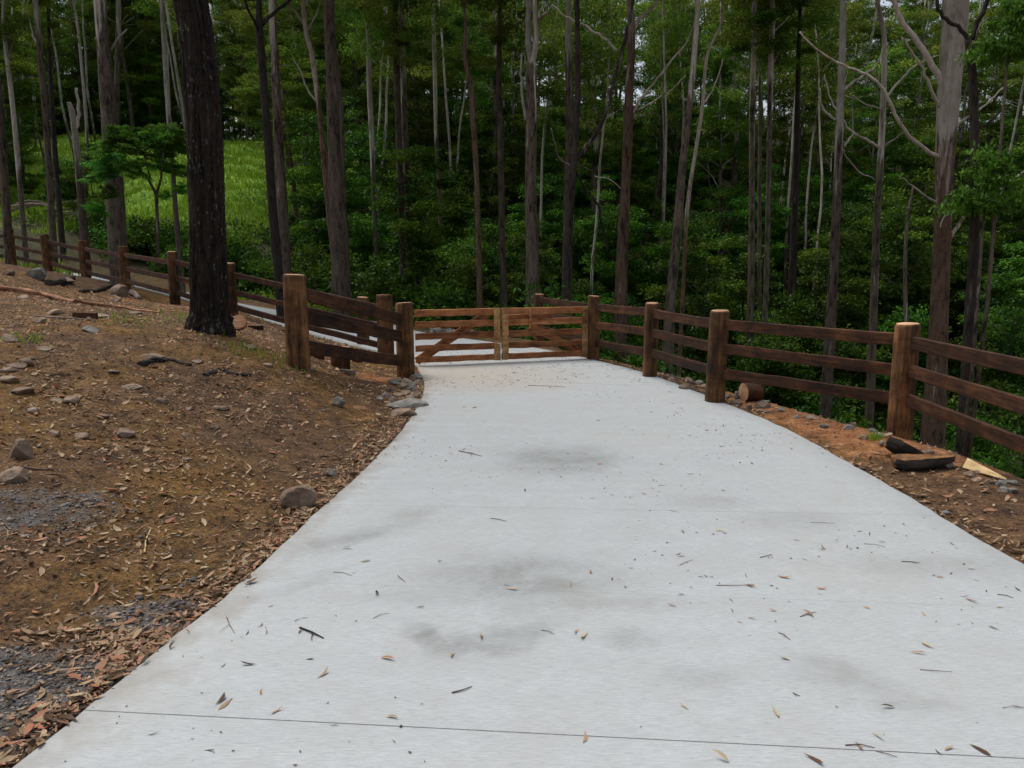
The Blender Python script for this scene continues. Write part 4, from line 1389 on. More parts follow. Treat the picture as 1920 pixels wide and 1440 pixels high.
BT("leaning grey brown trunk rising between the second and third right posts", 20, [(1253, 640, 22), (1258, 560, 19), (1270, 430, 17), (1278, 330, 15), (1290, 220, 12), (1301, 110, 10), (1309, -10, 8)], M_BARK_BROWN, 190, crown=0, H=17)
BT("thin crooked pale stem beside the leaning trunk", 22, [(1283, 500, 7), (1290, 380, 7), (1305, 280, 6.5), (1317, 200, 6), (1325, 110, 5), (1345, 60, 4)], M_BARK_RED, 380, [([(1318, 195, 3), (1340, 160, 3), (1355, 110, 2)], 0)], crown=5, H=13)
BT("straight trunk left in the close trio right of centre", 26, [(1407, 600, 13), (1409, 480, 12), (1410, 340, 10), (1410, 200, 10), (1413, 100, 9), (1415, -10, 8)], M_BARK_BROWN, 220, crown=3, H=19)
BT("pale slim trunk in the middle of the close trio", 28, [(1424, 600, 8), (1424, 400, 7), (1425, 200, 6), (1424, -10, 6)], M_BARK_GREY, 180, crown=2, H=18)
BT("grey trunk on the right of the close trio with side twig", 26, [(1436, 560, 10), (1441, 360, 9), (1443, 230, 9), (1445, 120, 10), (1449, 10, 8)], M_BARK_GREY, 160, [([(1447, 125, 4), (1460, 95, 4), (1468, 85, 3)], 0), ([(1445, 65, 4), (1462, 50, 3), (1480, 30, 2)], 0)], crown=1, H=19)
BT("dark trunk standing alone right of the close trio", 28, [(1484, 560, 15), (1489, 440, 13), (1494, 260, 11), (1497, 120, 8), (1500, 0, 6)], M_BARK_DARK, None, crown=0, H=18)
BT("tall trunk with spreading bare arms behind the third right rail", 20, [(1552, 700, 20), (1560, 560, 18), (1568, 400, 15), (1573, 260, 14), (1577, 160, 12), (1580, 60, 11), (1581, -10, 10)], M_BARK_BROWN, 270,
   [([(1567, 225, 5), (1550, 212, 5), (1540, 195, 4), (1537, 165, 3)], -.5), ([(1570, 210, 4), (1555, 180, 3), (1546, 140, 2)], .3), ([(1582, 170, 6), (1598, 155, 5), (1620, 140, 5), (1640, 125, 4), (1665, 80, 3)], .6), ([(1580, 280, 3), (1592, 300, 3), (1612, 322, 3), (1640, 338, 2)], .5, .9),
    ([(1583, 275, 4), (1592, 260, 4), (1599, 245, 3), (1600, 180, 2)], .2)], crown=3, H=18, sides=14)
BT("brown trunk with curved pale arms crossing its neighbour", 22, [(1632, 740, 16), (1638, 580, 14), (1645, 400, 12), (1652, 280, 11), (1656, 180, 10), (1658, 70, 8)], M_BARK_BROWN, 300,
   [([(1647, 276, 6), (1635, 268, 6), (1610, 256, 6), (1590, 242, 5), (1580, 225, 3)], -.5), ([(1657, 275, 5), (1675, 262, 4), (1695, 248, 3)], -.4), ([(1660, 185, 5), (1680, 160, 5), (1700, 138, 4), (1730, 115, 3), (1770, 100, 2)], .5), ([(1650, 205, 3), (1620, 195, 3), (1598, 180, 2)], 0)], crown=1, H=16)
BT("largest pale gum on the right with thick bare arms", 18, [(1750, 800, 42), (1756, 700, 36), (1762, 560, 31), (1768, 420, 29), (1771, 310, 31), (1776, 220, 36), (1782, 140, 38), (1790, 50, 42), (1793, -10, 42)], M_BARK_RED, 290,
   [([(1770, 165, 14), (1752, 130, 13), (1728, 90, 12), (1700, 50, 11), (1680, 15, 10), (1665, -30, 9)], -.5), ([(1765, 298, 10), (1735, 280, 9), (1700, 250, 8), (1680, 215, 7), (1658, 170, 7), (1625, 142, 6), (1580, 122, 5), (1540, 100, 4), (1500, 60, 3)], -1.2),
    ([(1765, 202, 8), (1750, 180, 7), (1735, 140, 5), (1712, 100, 4), (1690, 70, 3)], -.6), ([(1758, 382, 6), (1735, 368, 5), (1710, 348, 4), (1685, 330, 2)], -.5), ([(1787, 240, 6), (1815, 220, 5), (1850, 195, 4), (1880, 165, 3)], .6), ([(1783, 445, 8), (1810, 402, 8), (1850, 375, 7), (1885, 345, 6), (1930, 315, 5)], .5, .5),
    ([(1790, 120, 9), (1812, 92, 7), (1830, 60, 5)], .4), ([(1772, 470, 3), (1765, 420, 2.5), (1780, 390, 2)], -.3)], crown=3, H=17, sides=24, cs=1.1)
BT("black trunk bending over in front of the largest pale gum", 16, [(1806, 800, 22), (1812, 700, 20), (1822, 540, 19), (1828, 380, 17), (1827, 250, 15), (1824, 150, 14), (1815, 75, 11)], M_BARK_DARK, None,
   [([(1818, 80, 9), (1795, 50, 8), (1768, 30, 8), (1755, 0, 6), (1750, -30, 5)], 0, 0), ([(1822, 75, 9), (1832, 40, 10), (1850, 10, 9), (1858, -30, 8)], 0, 0), ([(1830, 245, 5), (1858, 225, 5), (1885, 195, 4)], 0, 0), ([(1824, 90, 4), (1850, 35, 3), (1920, 55, 3)], .5, 1)], crown=None, top=False, sides=16)
BT("thin grey sapling trunk hidden between the last right post and big gum", 17, [(1700, 640, 8), (1697, 540, 7), (1700, 430, 6), (1712, 350, 4)], M_BARK_GREY, None, crown=None, top=False)
# the bright green sapling
r = thing("sapling", "bright green bushy sapling with forked stem left of the big dark tree", "tree", (at(293, 480, 20).x, 20, g1(at(293, 480, 20).x, 20)))
mb = MB()
o0 = r.location
for pl in ([(297, 500, 7), (296, 440, 6.5), (293, 365, 6)], [(293, 365, 5), (275, 330, 4.5), (250, 312, 4), (205, 305, 2.5)], [(293, 365, 5), (302, 335, 4), (305, 290, 3), (318, 255, 2)], [(282, 335, 3), (270, 290, 3), (235, 255, 2)]):
    mb.tube([at(u, v, 20) - o0 for u, v, w in pl], [w * 20 / 2 / F for u, v, w in pl], 7, a=[.2] * len(pl))
mb.build("trunk", M_BARK_BROWN, r, True, "pale")
for (u, v, s) in [(212, 290, .62), (250, 262, .7), (300, 250, .6), (330, 262, .5), (228, 238, .45), (336, 300, .42), (188, 312, .42), (276, 236, .42), (318, 232, .4), (205, 345, .34), (245, 300, .45), (345, 335, .3), (196, 262, .36), (292, 290, .4), (310, 345, .25), (180, 372, .3)]:
    c = bpy.data.objects.new("crown", CR_BRIGHT); c.parent = r; link(c)
    c.location = at(u, v + 25, 20 + R.uniform(-.4, .4)) - o0
    c.scale = (s * R.uniform(.6, .95), s * .8, s * R.uniform(.4, .75)); c.rotation_euler = (R.uniform(-.4, .4), R.uniform(-.4, .4), R.random() * 6)
# blue green small tree hanging beside black trunk at right
for i, (u, v, s, lab) in enumerate([(1850, 330, .75, "blue green leafy tree close beside the black bending trunk"), (1895, 40, .7, "leafy tree at the upper right border")]):
    x = at(u, v, 15.5).x
    rt = thing("small_tree", lab, "tree", (x, 15.5, g1(x, 15.5)))
    hh = at(u, v, 15.5).z - g1(x, 15.5)
    mb = MB(); mb.tube([(0, 0, -.2), (.1, 0, hh * .5), (0, 0, hh)], [.05, .04, .02], 7, a=[.1] * 3)
    mb.build("trunk", M_BARK_BROWN, rt, True, "pale")
    c = bpy.data.objects.new("crown", CR_BRIGHT); c.parent = rt; link(c); c.location = (0, 0, hh - .6); c.scale = (.75 * s, .75 * s, 1.1 * s)

# ------------------------------------------------------------------ forest fill
mainU = []
cnt = 0
placed = []
tries = 0
labs = ["straight thin gum tree standing in the dense forest beyond the gully"] * 6
while cnt < 185 and tries < 8000:
    tries += 1
    Y = 33 + 60 * R.random() ** .85
    x = R.uniform(-.78, .78) * (Y + 4)
    if any((x - a) ** 2 + (Y - b) ** 2 < (2.2 + Y * .016) ** 2 for a, b in placed): continue
    u, v = project(x, Y, float(tps([x], [Y])[0]))
    clearing = 60 < u < 520 and 31 < Y < 54
    if clearing: continue
    _, dd, _ = drive_info([x], [Y])
    if dd[0] < 2.5 and Y < 36: continue
    placed.append((x, Y))
    k = R.choice([1, 3]) if Y < 34 else R.choice([0, 2, 4, 5, 5, 2, 0, 1, 3])
    if clearing: lab, grp = "grass slope gum", "gum trees on the grass slope"
    elif Y > 58: lab, grp = "hillside gum", "gum trees far up the hillside"
    else: lab, grp = "forest gum", "gum trees beyond the gully"
    sc_ = R.uniform(.75, 1.05)
    top_ = HC + .33 * Y + R.uniform(-1.5, 4)
    zs_ = (top_ - float(tps([x], [Y])[0])) / ([19, 22, 17, 24, 20, 15][k] * sc_) if Y > 32 else 1.0
    plant(GUMS, k, x, Y, lab, "tree", grp, sc_, zs=max(.5, min(1.3, zs_)))
    cnt += 1
# more trees behind the crest on the left, and slim pale poles everywhere
cnt = 0; tries = 0
while cnt < 120 and tries < 12000:
    tries += 1
    Y = R.uniform(57, 100); x = R.uniform(-.76, .0) * Y
    if any((x - a) ** 2 + (Y - b) ** 2 < 2.3 ** 2 for a, b in placed): continue
    placed.append((x, Y))
    plant(GUMS, R.choice([0, 2, 4, 5]), x, Y, "hillside gum", "tree", "gum trees far up the hillside", R.uniform(.85, 1.15), zs=R.uniform(.9, 1.15))
    cnt += 1
cnt = 0; tries = 0
while cnt < 28 and tries < 4000:
    tries += 1
    Y = R.uniform(30, 58); x = R.uniform(-.72, .74) * Y
    if any((x - a) ** 2 + (Y - b) ** 2 < 1.3 ** 2 for a, b in placed): continue
    _, dd, _ = drive_info([x], [Y])
    if dd[0] < 2 or (60 < 960 + F * x / Y < 540): continue
    placed.append((x, Y))
    plant(POLES, R.randrange(4), x, Y, "slim pale gum", "tree", "slim pale gums in the forest", R.uniform(.75, 1.1), zs=R.uniform(.9, 1.2))
    cnt += 1
cnt = 0; tries = 0; placed2 = []
while cnt < 210 and tries < 12000:
    tries += 1
    Y = 22 + 50 * R.random()
    x = R.uniform(-.76, .78) * (Y + 3)
    if any((x - a) ** 2 + (Y - b) ** 2 < (1.4 + Y * .01) ** 2 for a, b in placed2): continue
    gzz = float(tps([x], [Y])[0])
    u, v = project(x, Y, gzz)
    if 20 < u < 590 and Y < 58: continue
    if u < 90 and Y < 46: continue
    ins, dd, _ = drive_info([x], [Y])
    if ins[0] or dd[0] < 3.2: continue
    if Y < 24: continue
    placed2.append((x, Y))
    k = R.randrange(5)
    if Y < 30: k = R.choice([1, 3, 0])
    lab, grp = ("leafy gully tree", "understory trees in the gully") if (Y < 34 and u > 1050) else ("bushy understory tree", "understory trees in the forest")
    plant(UND, k, x, Y, lab, "small tree", grp, R.uniform(.75, 1.15), root_name="understory_tree")
    cnt += 1
cnt = 0; tries = 0; placed3 = []
while cnt < 200 and tries < 9000:
    tries += 1
    Y = 13 + 32 * R.random() ** 1.2
    x = R.uniform(-.74, .76) * (Y + 2)
    if any((x - a) ** 2 + (Y - b) ** 2 < (.9 + Y * .012) ** 2 for a, b in placed3): continue
    gzz = float(tps([x], [Y])[0])
    u, v = project(x, Y, gzz)
    ins, dd, _ = drive_info([x], [Y])
    if ins[0] or dd[0] < 2.2: continue
    # nothing on the open bank left of the drive or between drive and fence
    if x < -2 and Y < 20 + max(0, (-x - 5)) * .55: continue
    if x < -4 and dd[0] < 3.0: continue
    if 40 < u < 560 and 31 < Y: continue
    if x > 1 and Y < 21 and R.random() < .6: continue
    placed3.append((x, Y))
    if x < 0 and u < 560: lab, grp = "slope shrub", "shrubs on the left slope"
    else: lab, grp = "gully shrub", "shrubs on the gully floor"
    plant(SHR, R.randrange(4), x, Y, lab, "shrub", grp, R.uniform(.8, 1.5), names=("stem", "foliage"), root_name="shrub")
    cnt += 1

for (want, kind, ya, yb, ua, ub, what, cat_, grp_, s0, s1, nm, rn) in [
        (30, SHR, 27.5, 31.5, -20, 600, "slope shrub", "shrub", "shrubs on the left slope", .6, 1.1, ("stem", "foliage"), "shrub"),
        (3, UND, 31, 38, -20, 200, "young slope tree", "small tree", "young trees on the left slope", .45, .75, ("trunk", "crown"), "understory_tree"),
        (11, POLES, 34, 54, 60, 520, "grass slope gum", "tree", "gum trees on the grass slope", .9, 1.15, ("trunk", "crown"), "tree")]:
    k = 0
    for _t in range(2000):
        if k >= want: break
        Y = R.uniform(ya, yb); u = R.uniform(ua, ub); x = (u - 960) / F * Y
        _, dd, _ = drive_info([x], [Y])
        if dd[0] < 2: continue
        plant(kind, R.randrange(len(kind)), x, Y, what, cat_, grp_, R.uniform(s0, s1), names=nm, root_name=rn)
        k += 1
name_plants()


# ground cover
def scatter(n, boxes, rg):
    pts = []
    for (x0, x1, y0, y1, w) in boxes:
        k = int(n * w)
        pts.append(np.c_[rg.uniform(x0, x1, k), rg.uniform(y0, y1, k)])
    return np.vstack(pts)


rg = np.random.default_rng(77)
# undergrowth of leafy ground plants
n0 = 150000
Y = 13.5 + 62 * rg.random(n0) ** 1.2
X = rg.uniform(-.74, .78, n0) * (Y + 2)
z, ins, dd = G(X, Y, True)
dens = fbm(X * .5, Y * .5, 3)
_, _, grs = zones(X, Y)
ok = (~ins) & (dd > 1.7) & (dens > -.35) & ~((X < -2) & (Y < 19.5 + np.maximum(0, -X - 5) * .6)) & ((grs < .45) | (rg.random(n0) < .03)) & ((Y > 20) | (rg.random(n0) < .35))
X, Y, z = X[ok], Y[ok], z[ok]
n = len(X)
pos = np.c_[X, Y, z + rg.random(n) ** 1.5 * .45]
V, Fq_, Aa = leaf_cards(n, pos, rg.uniform(.08, .22, n) * np.clip(Y / 28, .8, 1.8), rg.uniform(.04, .1, n) * np.clip(Y / 28, .8, 1.8), unit(rg.normal(0, 1, (n, 3)) + [0, 0, .4]), unit(rg.normal(0, .6, (n, 3)) + [0, 0, 1]), rg.random(n))
o = mesh_np("undergrowth", V, Fq_, M_LEAF_UND, attrs={"rnd": Aa})
tag(o, "low leafy undergrowth covering the forest floor", "undergrowth", kind="stuff")

# grass: far slope, verge of the upper drive, few tufts on the bank
n0 = 90000
Y = np.concatenate([rg.uniform(29, 60, n0), rg.uniform(18, 30, 14000)])
X = np.concatenate([rg.uniform(-.8, -.2, n0) * Y[:n0], rg.uniform(-18, -4, 14000)])
z, ins, dd = G(X, Y, True)
_, _, grs = zones(X, Y)
ok = (~ins) & (dd > .15) & (grs + fbm(X * .6, Y * .6, 3) * .3 > .42)
X, Y, z = X[ok], Y[ok], z[ok]
n = len(X)
V, Fq_, Aa = leaf_cards(n, np.c_[X, Y, z - .02], rg.uniform(.15, .4, n), rg.uniform(.025, .06, n), unit(rg.normal(0, .35, (n, 3)) + [0, 0, 1]), unit(rg.normal(0, 1, (n, 3)) * [1, 1, .2]), rg.random(n))
o = mesh_np("grass", V, Fq_, M_GRASS, attrs={"rnd": Aa})
tag(o, "bright green grass on the open slope behind the left fence", "grass", kind="stuff")

tuft_px = [(420, 640, .5, 40, .09), (450, 655, .5, 60, .09), (500, 670, .5, 60, .08), (545, 690, .3, 40, .08), (50, 640, .3, 60, .08), (350, 600, .5, 60, .14), (300, 600, .6, 40, .1), (240, 605, .5, 80, .1), (640 * 0 + 1640, 824, .1, 90, .09), (1860, 838, .5, 120, .15), (1900, 850, .4, 120, .15), (1745, 815, .2, 40, .14), (1800, 828, .3, 50, .12)]
VV, AA = [], []
for (u, v, sp, k, hh) in tuft_px:
    p = hit(u, v)
    X = p[0] + rg.normal(0, sp * .4, k); Y = p[1] + rg.normal(0, sp * .3, k)
    z = G(X, Y)
    V, Fq_, Aa = leaf_cards(k, np.c_[X, Y, z - .01], rg.uniform(.5, 1.3, k) * hh, rg.uniform(.006, .012, k), unit(rg.normal(0, .5, (k, 3)) + [0, 0, 1]), unit(rg.normal(0, 1, (k, 3)) * [1, 1, .2]), rg.random(k) * .8)
    VV.append(V); AA.append(Aa)
V = np.vstack(VV)
o = mesh_np("grass", V, np.arange(len(V)).reshape(-1, 4), M_GRASS, attrs={"rnd": np.concatenate(AA)})
tag(o, "sparse short grass tufts on the bank and the right shoulder", "grass", kind="stuff")


# ------------------------------------------------------------------ fallen leaves, twigs, gravel
def dead_leaf_arrays(X, Y, z, L, W, rg, lift=.004, tilt=.25, tone=None):
    n = len(X)
    a = rg.uniform(0, 2 * np.pi, n)
    d = np.c_[np.cos(a), np.sin(a), rg.normal(0, tilt, n)]; d = unit(d)
    up = unit(np.c_[rg.normal(0, tilt, n), rg.normal(0, tilt, n), np.ones(n)])
    s = unit(np.cross(d, up))
    up = np.cross(s, d)
    curl = rg.uniform(-.1, .35, n)[:, None] * L[:, None]
    bend = rg.uniform(-.35, .35, n)[:, None] * L[:, None]
    fold = rg.uniform(.0, .5, n)[:, None] * W[:, None]
    base = np.c_[X, Y, z + lift]
    Lk, Wk = L[:, None], W[:, None]

    def P(t, side):
        c = 4 * t * (1 - t)
        wprof = {0: 0, .3: .5, .65: .42, 1.: 0}[t]
        return base + d * Lk * (t - .5) + s * (bend * c * .5 + side * Wk * wprof) + up * (curl * (t - .5) ** 2 * 2 + (fold * .5 if side else 0))
    pts = [P(0, 0), P(.3, 1), P(.65, 1), P(1., 0), P(.65, -1), P(.3, -1), P(.3, 0), P(.65, 0)]
    V = np.stack(pts, 1)
    zmin = V[:, :, 2].min(1)
    V[:, :, 2] += np.maximum(0, (z + .0015) - zmin)[:, None]
    V = V.reshape(-1, 3)
    t = np.array([(0, 6, 1, 1), ])
    # quads: (0,6,1) tri-like as quads with 4 distinct: use (0,5,6,1)->two halves
    q = np.array([(0, 5, 6, 1), (6, 5, 4, 7), (1, 6, 7, 2), (7, 4, 3, 2)])
    Fq_ = (np.arange(n)[:, None, None] * 8 + q[None]).reshape(-1, 4)
    tone = rg.random(n) if tone is None else tone
    return V, Fq_, np.repeat(tone, 8)


def litter_obj(name, label, X, Y, z, L, W, tone=None, lift=.004, tilt=.25):
    V, Fq_, Aa = dead_leaf_arrays(X, Y, z, L, W, rg, lift, tilt, tone)
    o = mesh_np(name, V, Fq_, M_DEAD, attrs={"rnd": Aa})
    return tag(o, label, "fallen leaves", kind="stuff")


# band hugging the left and right slab edges
def edge_points(E, n, y0, y1, dmu, dsd, sign):
    Em = E[(E[:, 1] > y0) & (E[:, 1] < y1)]
    i = rg.integers(0, len(Em) - 1, n)
    t = rg.random(n)[:, None]
    p = Em[i] * (1 - t) + Em[i + 1] * t
    e = Em[i + 1] - Em[i]
    nr = np.c_[-e[:, 1], e[:, 0]]; nr /= np.linalg.norm(nr, axis=1, keepdims=True) + 1e-9
    d = np.abs(rg.normal(dmu, dsd, n)) * sign
    return p[:, 0] + nr[:, 0] * d, p[:, 1] + nr[:, 1] * d


Xa, Ya = edge_points(DL, 3600, 1.2, 10.5, .0, .08, 1)
Xa2, Ya2 = edge_points(DL, 1300, 1.2, 10.5, .05, .3, 1)
Xb, Yb = edge_points(DR, 900, 3.5, 12, .0, .1, -1)
Xb2, Yb2 = edge_points(DR, 900, 3.5, 13, .3, .6, -1)
cl = [(-1.8, 3.2, .24, .08, 260), (-1.55, 3.02, .2, .08, 130), (-1.4, 3.85, .22, .07, 170), (-1.75, 2.62, .1, .1, 60), (-2.3, 3.3, .3, .1, 60), (-1.65, 2.3, .12, .15, 90)]
Xc = np.concatenate([rg.normal(a, c, k) for a, b, c, d, k in cl]); Yc = np.concatenate([rg.normal(b, d, k) for a, b, c, d, k in cl])
n0 = 15000
Yd = 2.0 + 18 * rg.random(n0) ** .8
Xd = -rg.random(n0) * (Yd * .75 + 1.5) + np.interp(Yd, [2, 11, 20], [-1, -1, -6])
dn = fbm(Xd * 1.6, Yd * 1.6, 4)
gvd = zones(Xd, Yd)[1]
keep = (dn + rg.normal(0, .25, n0) > .05) & ((gvd < .4) | (rg.random(n0) < .12))
Xd, Yd = Xd[keep], Yd[keep]
n1 = 900
Ye = rg.uniform(3, 14, n1); Xe = rg.uniform(2.2, 6, n1)
X = np.concatenate([Xa, Xa2, Xb, Xb2, Xc, Xd, Xe]); Y = np.concatenate([Ya, Ya2, Yb, Yb2, Yc, Yd, Ye])
z, ins, dd = G(X, Y, True)
zd_ = drive_info(X, Y)[2]
spill = ins & (dd < .07) & (rg.random(len(X)) < .16)
z = np.where(spill, zd_ + .001, z)
og, _, _ = zones(X, Y)
ok = (~ins | spill) & ((og < .35) | (rg.random(len(X)) < .22))
X, Y, z = X[ok], Y[ok], z[ok]
n = len(X)
pileup = np.where(dd[ok] < .12, rg.random(n) * .02, rg.random(n) * .006)
far = np.hypot(X, Y)
L = rg.uniform(.03, .088, n) * np.where(rg.random(n) < .45, .5, 1)
W = L * rg.uniform(.16, .4, n)
litter_obj("leaf_litter", "dry brown and red leaf litter on the soil either side", X, Y, z, L, W, lift=.005 + pileup)

# bark chips and soil crumbs over the bank
n0 = 26000
Y = 1.8 + 14 * rg.random(n0) ** .9
X = np.where(rg.random(n0) < .75, -rg.random(n0) * (Y * .75 + 1) - .8, rg.uniform(1.5, 6.5, n0))
z, ins, dd = G(X, Y, True)
ok = ~ins
X, Y, z = X[ok], Y[ok], z[ok]
n = len(X)
V, Fq_, Aa = dead_leaf_arrays(X, Y, z, rg.uniform(.01, .05, n), rg.uniform(.004, .012, n), rg, .004, .35)
o = mesh_np("bark_chips", V, Fq_, M_TWIGS, attrs={"rnd": Aa})
tag(o, "small dark bark chips and twig bits over the soil", "bark chips", kind="stuff")

# pale broken leaf pieces and chips all over the bank
n0 = 52000
Y = 2.0 + 15 * rg.random(n0) ** .75
X = np.where(rg.random(n0) < .88, -rg.random(n0) * (Y * .75 + 1) - .8, rg.uniform(1.5, 6.5, n0))
z, ins, dd = G(X, Y, True)
cl = fbm(X * 1.7 + 9, Y * 1.7, 4)
og, _, _ = zones(X, Y)
ok = ~ins & (cl + rg.normal(0, .35, n0) > 0) & ((og < .35) | (rg.random(n0) < .6)) & ((zones(X, Y)[1] < .45) | (rg.random(n0) < .3))
X, Y, z = X[ok], Y[ok], z[ok]
n = len(X)
L = rg.uniform(.01, .045, n) * np.where(rg.random(n) < .12, 1.8, 1)
V, Fq_, Aa = dead_leaf_arrays(X, Y, z, L, L * rg.uniform(.2, .7, n), rg, .005, .4, rg.uniform(.35, 1, n) ** .8)
o = mesh_np("leaf_litter", V, Fq_, M_DEAD, attrs={"rnd": Aa})
tag(o, "pale broken leaf pieces sprinkled over the brown bank", "fallen leaves", kind="stuff")

# bark strips and sticks shed by the gums
n = 900
Y = 2.2 + 13 * rg.random(n) ** .8
X = np.where(rg.random(n) < .9, -rg.random(n) * (Y * .75 + .6) - 1.0, rg.uniform(2, 5.5, n))
z, ins, dd = G(X, Y, True)
ok = ~ins & (dd > .12); X, Y, z = X[ok], Y[ok], z[ok]; n = len(X)
L = rg.uniform(.06, .3, n)
V, Fq_, Aa = dead_leaf_arrays(X, Y, z, L, rg.uniform(.004, .016, n), rg, .012, .12, rg.random(n) * .85)
o = mesh_np("bark_strips", V, Fq_, M_DEAD, attrs={"rnd": Aa})
tag(o, "thin shed bark strips and sticks lying over the bank", "bark strips", kind="stuff")

# gravel
iv, if_ = ICO1
iv = np.array(iv); if_ = np.array(if_)
n0 = 34000
Y = 1.5 + 4.0 * rg.random(n0); X = -rg.random(n0) * 4.2 - .6
_, gv, _ = zones(X, Y)
Y2 = rg.uniform(2, 12, 4000)[:3000]; X2 = np.where(rg.random(4000) < .3, -rg.random(4000) * np.resize(Y2, 4000) * .7 - .8, rg.uniform(1.8, 5.2, 4000))[:3000]
ok = gv + rg.normal(0, .15, n0) > .45
X = np.concatenate([X[ok], X2]); Y = np.concatenate([Y[ok], Y2])
z, ins, dd = G(X, Y, True)
X, Y, z = X[~ins], Y[~ins], z[~ins]
n = len(X)
sz = rg.lognormal(math.log(.005), .45, n)
sc3 = sz[:, None, None] * rg.uniform(.6, 1.3, (n, 1, 3)) * np.array([1.2, 1.2, .8])
V = iv[None] * sc3 * rg.uniform(.8, 1.2, (n, len(iv), 1)) + np.c_[X, Y, z + sz * .3][:, None]
Fq_ = (np.arange(n)[:, None, None] * len(iv) + if_[None]).reshape(-1, 3)
o = mesh_np("gravel", V.reshape(-1, 3), Fq_, M_GRAVEL, attrs={"rnd": np.repeat(rg.random(n), len(iv))})
tag(o, "loose grey gravel beside the concrete at the lower left", "gravel", kind="stuff")

# tiny debris on the slab
n0 = 8000
Y = 1.6 + 12 * rg.random(n0) ** .75; X = rg.uniform(-3, 4.2, n0)
cl = fbm(X * .9, Y * .9, 3)
ins, dd, zd = drive_info(X, Y)
ok = ins & (dd > .02) & (cl + .6 * fbm(X * 3.5, Y * 3.5, 2) + rg.normal(0, .22, n0) > .2)
X, Y, zd = X[ok], Y[ok], zd[ok]
n = len(X)
big = rg.random(n) < .25
L = np.where(big, rg.uniform(.022, .06, n), rg.uniform(.009, .022, n)) * np.interp(Y, [2, 12], [.8, 1.6])
V, Fq_, Aa = dead_leaf_arrays(X, Y, zd, L, L * np.where(big, rg.uniform(.08, .2, n), rg.uniform(.2, .6, n)), rg, .002, .12)
o = mesh_np("debris", V, Fq_, M_TWIGS, attrs={"rnd": Aa})
tag(o, "fine dark specks and twig crumbs strewn over the concrete", "debris", kind="stuff")

# leaves one can count on the slab
leaf_px = [(465, 1247, 0), (413, 1313, .1), (421, 1322, .6), (520, 1335, .75), (492, 1298, .8), (735, 1347, .6), (726, 1237, .8), (606, 1265, .6), (685, 1053, .7), (825, 1053, .7), (705, 1113, 0), (960, 1105, 1.), (950, 1096, .95), (1105, 1073, .8),
           (1070, 1098, .95), (1097, 1194, 1), (1082, 1186, .95), (1094, 1385, .75), (1278, 997, .8), (1350, 996, 1), (1280, 1327, 1), (1452, 1338, 1), (1470, 1082, .75), (1540, 1104, .9), (1405, 1100, .8), (1410, 1160, .7), (1448, 1145, .8), (1515, 1153, .55),
           (1625, 1140, .95), (1730, 1152, .98), (1820, 1127, .85), (1720, 1225, .75), (1472, 1237, .7), (1780, 1405, .7), (1838, 1408, .1), (1610, 1400, .5), (1645, 1382, 1), (1350, 1425, 1), (1740, 1210, 1), (1763, 1083, .8), (1875, 1140, 1), (1665, 1328, .1),
           (1525, 1428, .2), (1260, 1137, .9), (975, 880, 1), (882, 850, .3), (1240, 870, 1), (1125, 870, .9), (870, 765, 1), (890, 765, .7), (1080, 745, .5), (1045, 712, .4), (565, 1185, .05), (900, 1195, .95), (650, 1030, .6), (850, 1230, .7)]
LEAF_COL = {}
for i, (u, v, t) in enumerate(leaf_px):
    p = flat(u, v)
    Lf = R.uniform(.04, .08) * (1.1 if v < 900 else 1)
    V, Fq_, Aa = dead_leaf_arrays(np.array([0.]), np.array([0.]), np.array([0.]), np.array([Lf]), np.array([Lf * R.uniform(.15, .26)]), np.random.default_rng(900 + i), .003, .2, np.array([t]))
    o = mesh_np("fallen_leaf", V, Fq_, M_DEAD, attrs={"rnd": Aa})
    o.location = (p.x, p.y, .001)
    if t > .9: l = "pale yellow curled gum leaf lying on the concrete"
    elif t > .65: l = "reddish tan gum leaf lying on the concrete"
    elif t > .3: l = "dull brown gum leaf lying on the concrete"
    else: l = "dark withered gum leaf lying on the concrete"
    tag(o, l, "fallen leaf", "gum leaves scattered on the driveway")
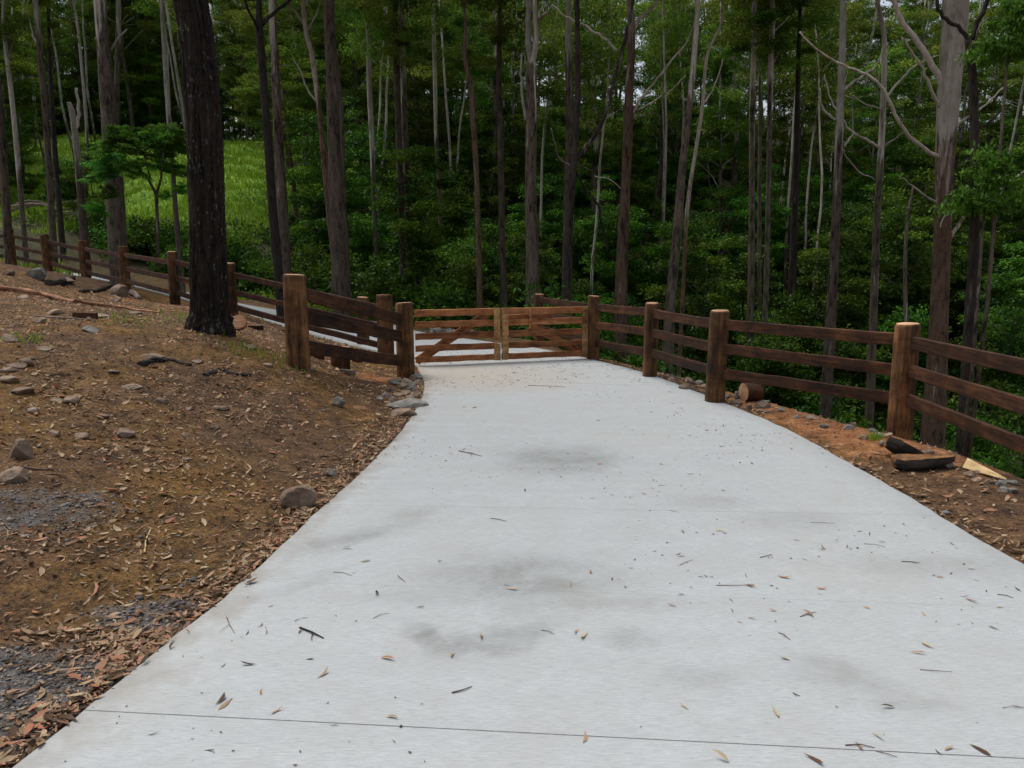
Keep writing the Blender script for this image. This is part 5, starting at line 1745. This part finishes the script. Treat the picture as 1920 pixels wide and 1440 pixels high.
twig_px = [((562, 1178), (607, 1198), .006, "thick dark forked twig on the concrete left of centre"), ((1343, 1098), (1415, 1098), .003, "long straight twig right of the big stain on the concrete"), ((847, 1300), (885, 1288), .004, None), ((425, 1158), (440, 1188), .003, None),
           ((625, 1073), (660, 1080), .002, None), ((1500, 1157), (1530, 1148), .003, None), ((860, 846), (903, 856), .005, "thick stick in front of the far dark stain on the concrete"), ((1425, 1046), (1447, 1040), .003, None), ((1520, 980), (1565, 982), .002, None), ((1460, 1187), (1480, 1200), .003, None),
           ((1585, 1398), (1640, 1403), .003, None), ((1640, 1408), (1682, 1420), .002, None), ((1487, 1300), (1500, 1306), .003, None), ((746, 1080), (760, 1092), .003, None), ((920, 972), (950, 978), .003, None), ((1015, 1182), (1040, 1190), .002, None), ((1725, 1256), (1785, 1260), .002, None),
           ((1870, 1115), (1900, 1122), .003, None), ((1880, 1328), (1920, 1327), .002, None), ((1620, 1020), (1660, 1026), .002, None), ((1275, 1060), (1300, 1050), .002, None), ((1690, 1053), (1725, 1056), .003, None), ((700, 1160), (730, 1150), .002, None), ((990, 723), (1060, 726), .004, None)]
for i, (a, b, r_, lab) in enumerate(twig_px):
    p, q = flat(*a), flat(*b)
    mb = MB()
    m_ = p.lerp(q, .5) + Vector((R.uniform(-.01, .01), R.uniform(-.01, .01), 0)) + Vector((0, 0, .004))
    r_ *= .75
    mb.tube([Vector((0, 0, r_)), m_ - p + Vector((0, 0, r_)), q - p + Vector((0, 0, r_))], [r_, r_ * .9, r_ * .5], 6)
    if r_ >= .004 or i % 3 == 0:
        side = (q - p).cross(Vector((0, 0, 1))).normalized() * (q - p).length * .3
        mb.tube([m_ - p + Vector((0, 0, r_)), m_ - p + side + (q - p) * .3 + Vector((0, 0, r_ * 1.5))], [r_ * .7, r_ * .3], 5)
    o = mb.build("twig", M_CHAR if i == 0 else M_STICK)
    o.location = p
    tag(o, lab or "small thin twig lying on the concrete", "twig", None if lab else "twigs scattered on the driveway")

for g_ in ("gum leaves scattered on the driveway", "twigs scattered on the driveway", "stones piled at the gate post", "stones half sunk in the left bank", "stones along the right shoulder", "rubble beyond the gate", "brush heap branches"):
    rank_labels(g_, None)
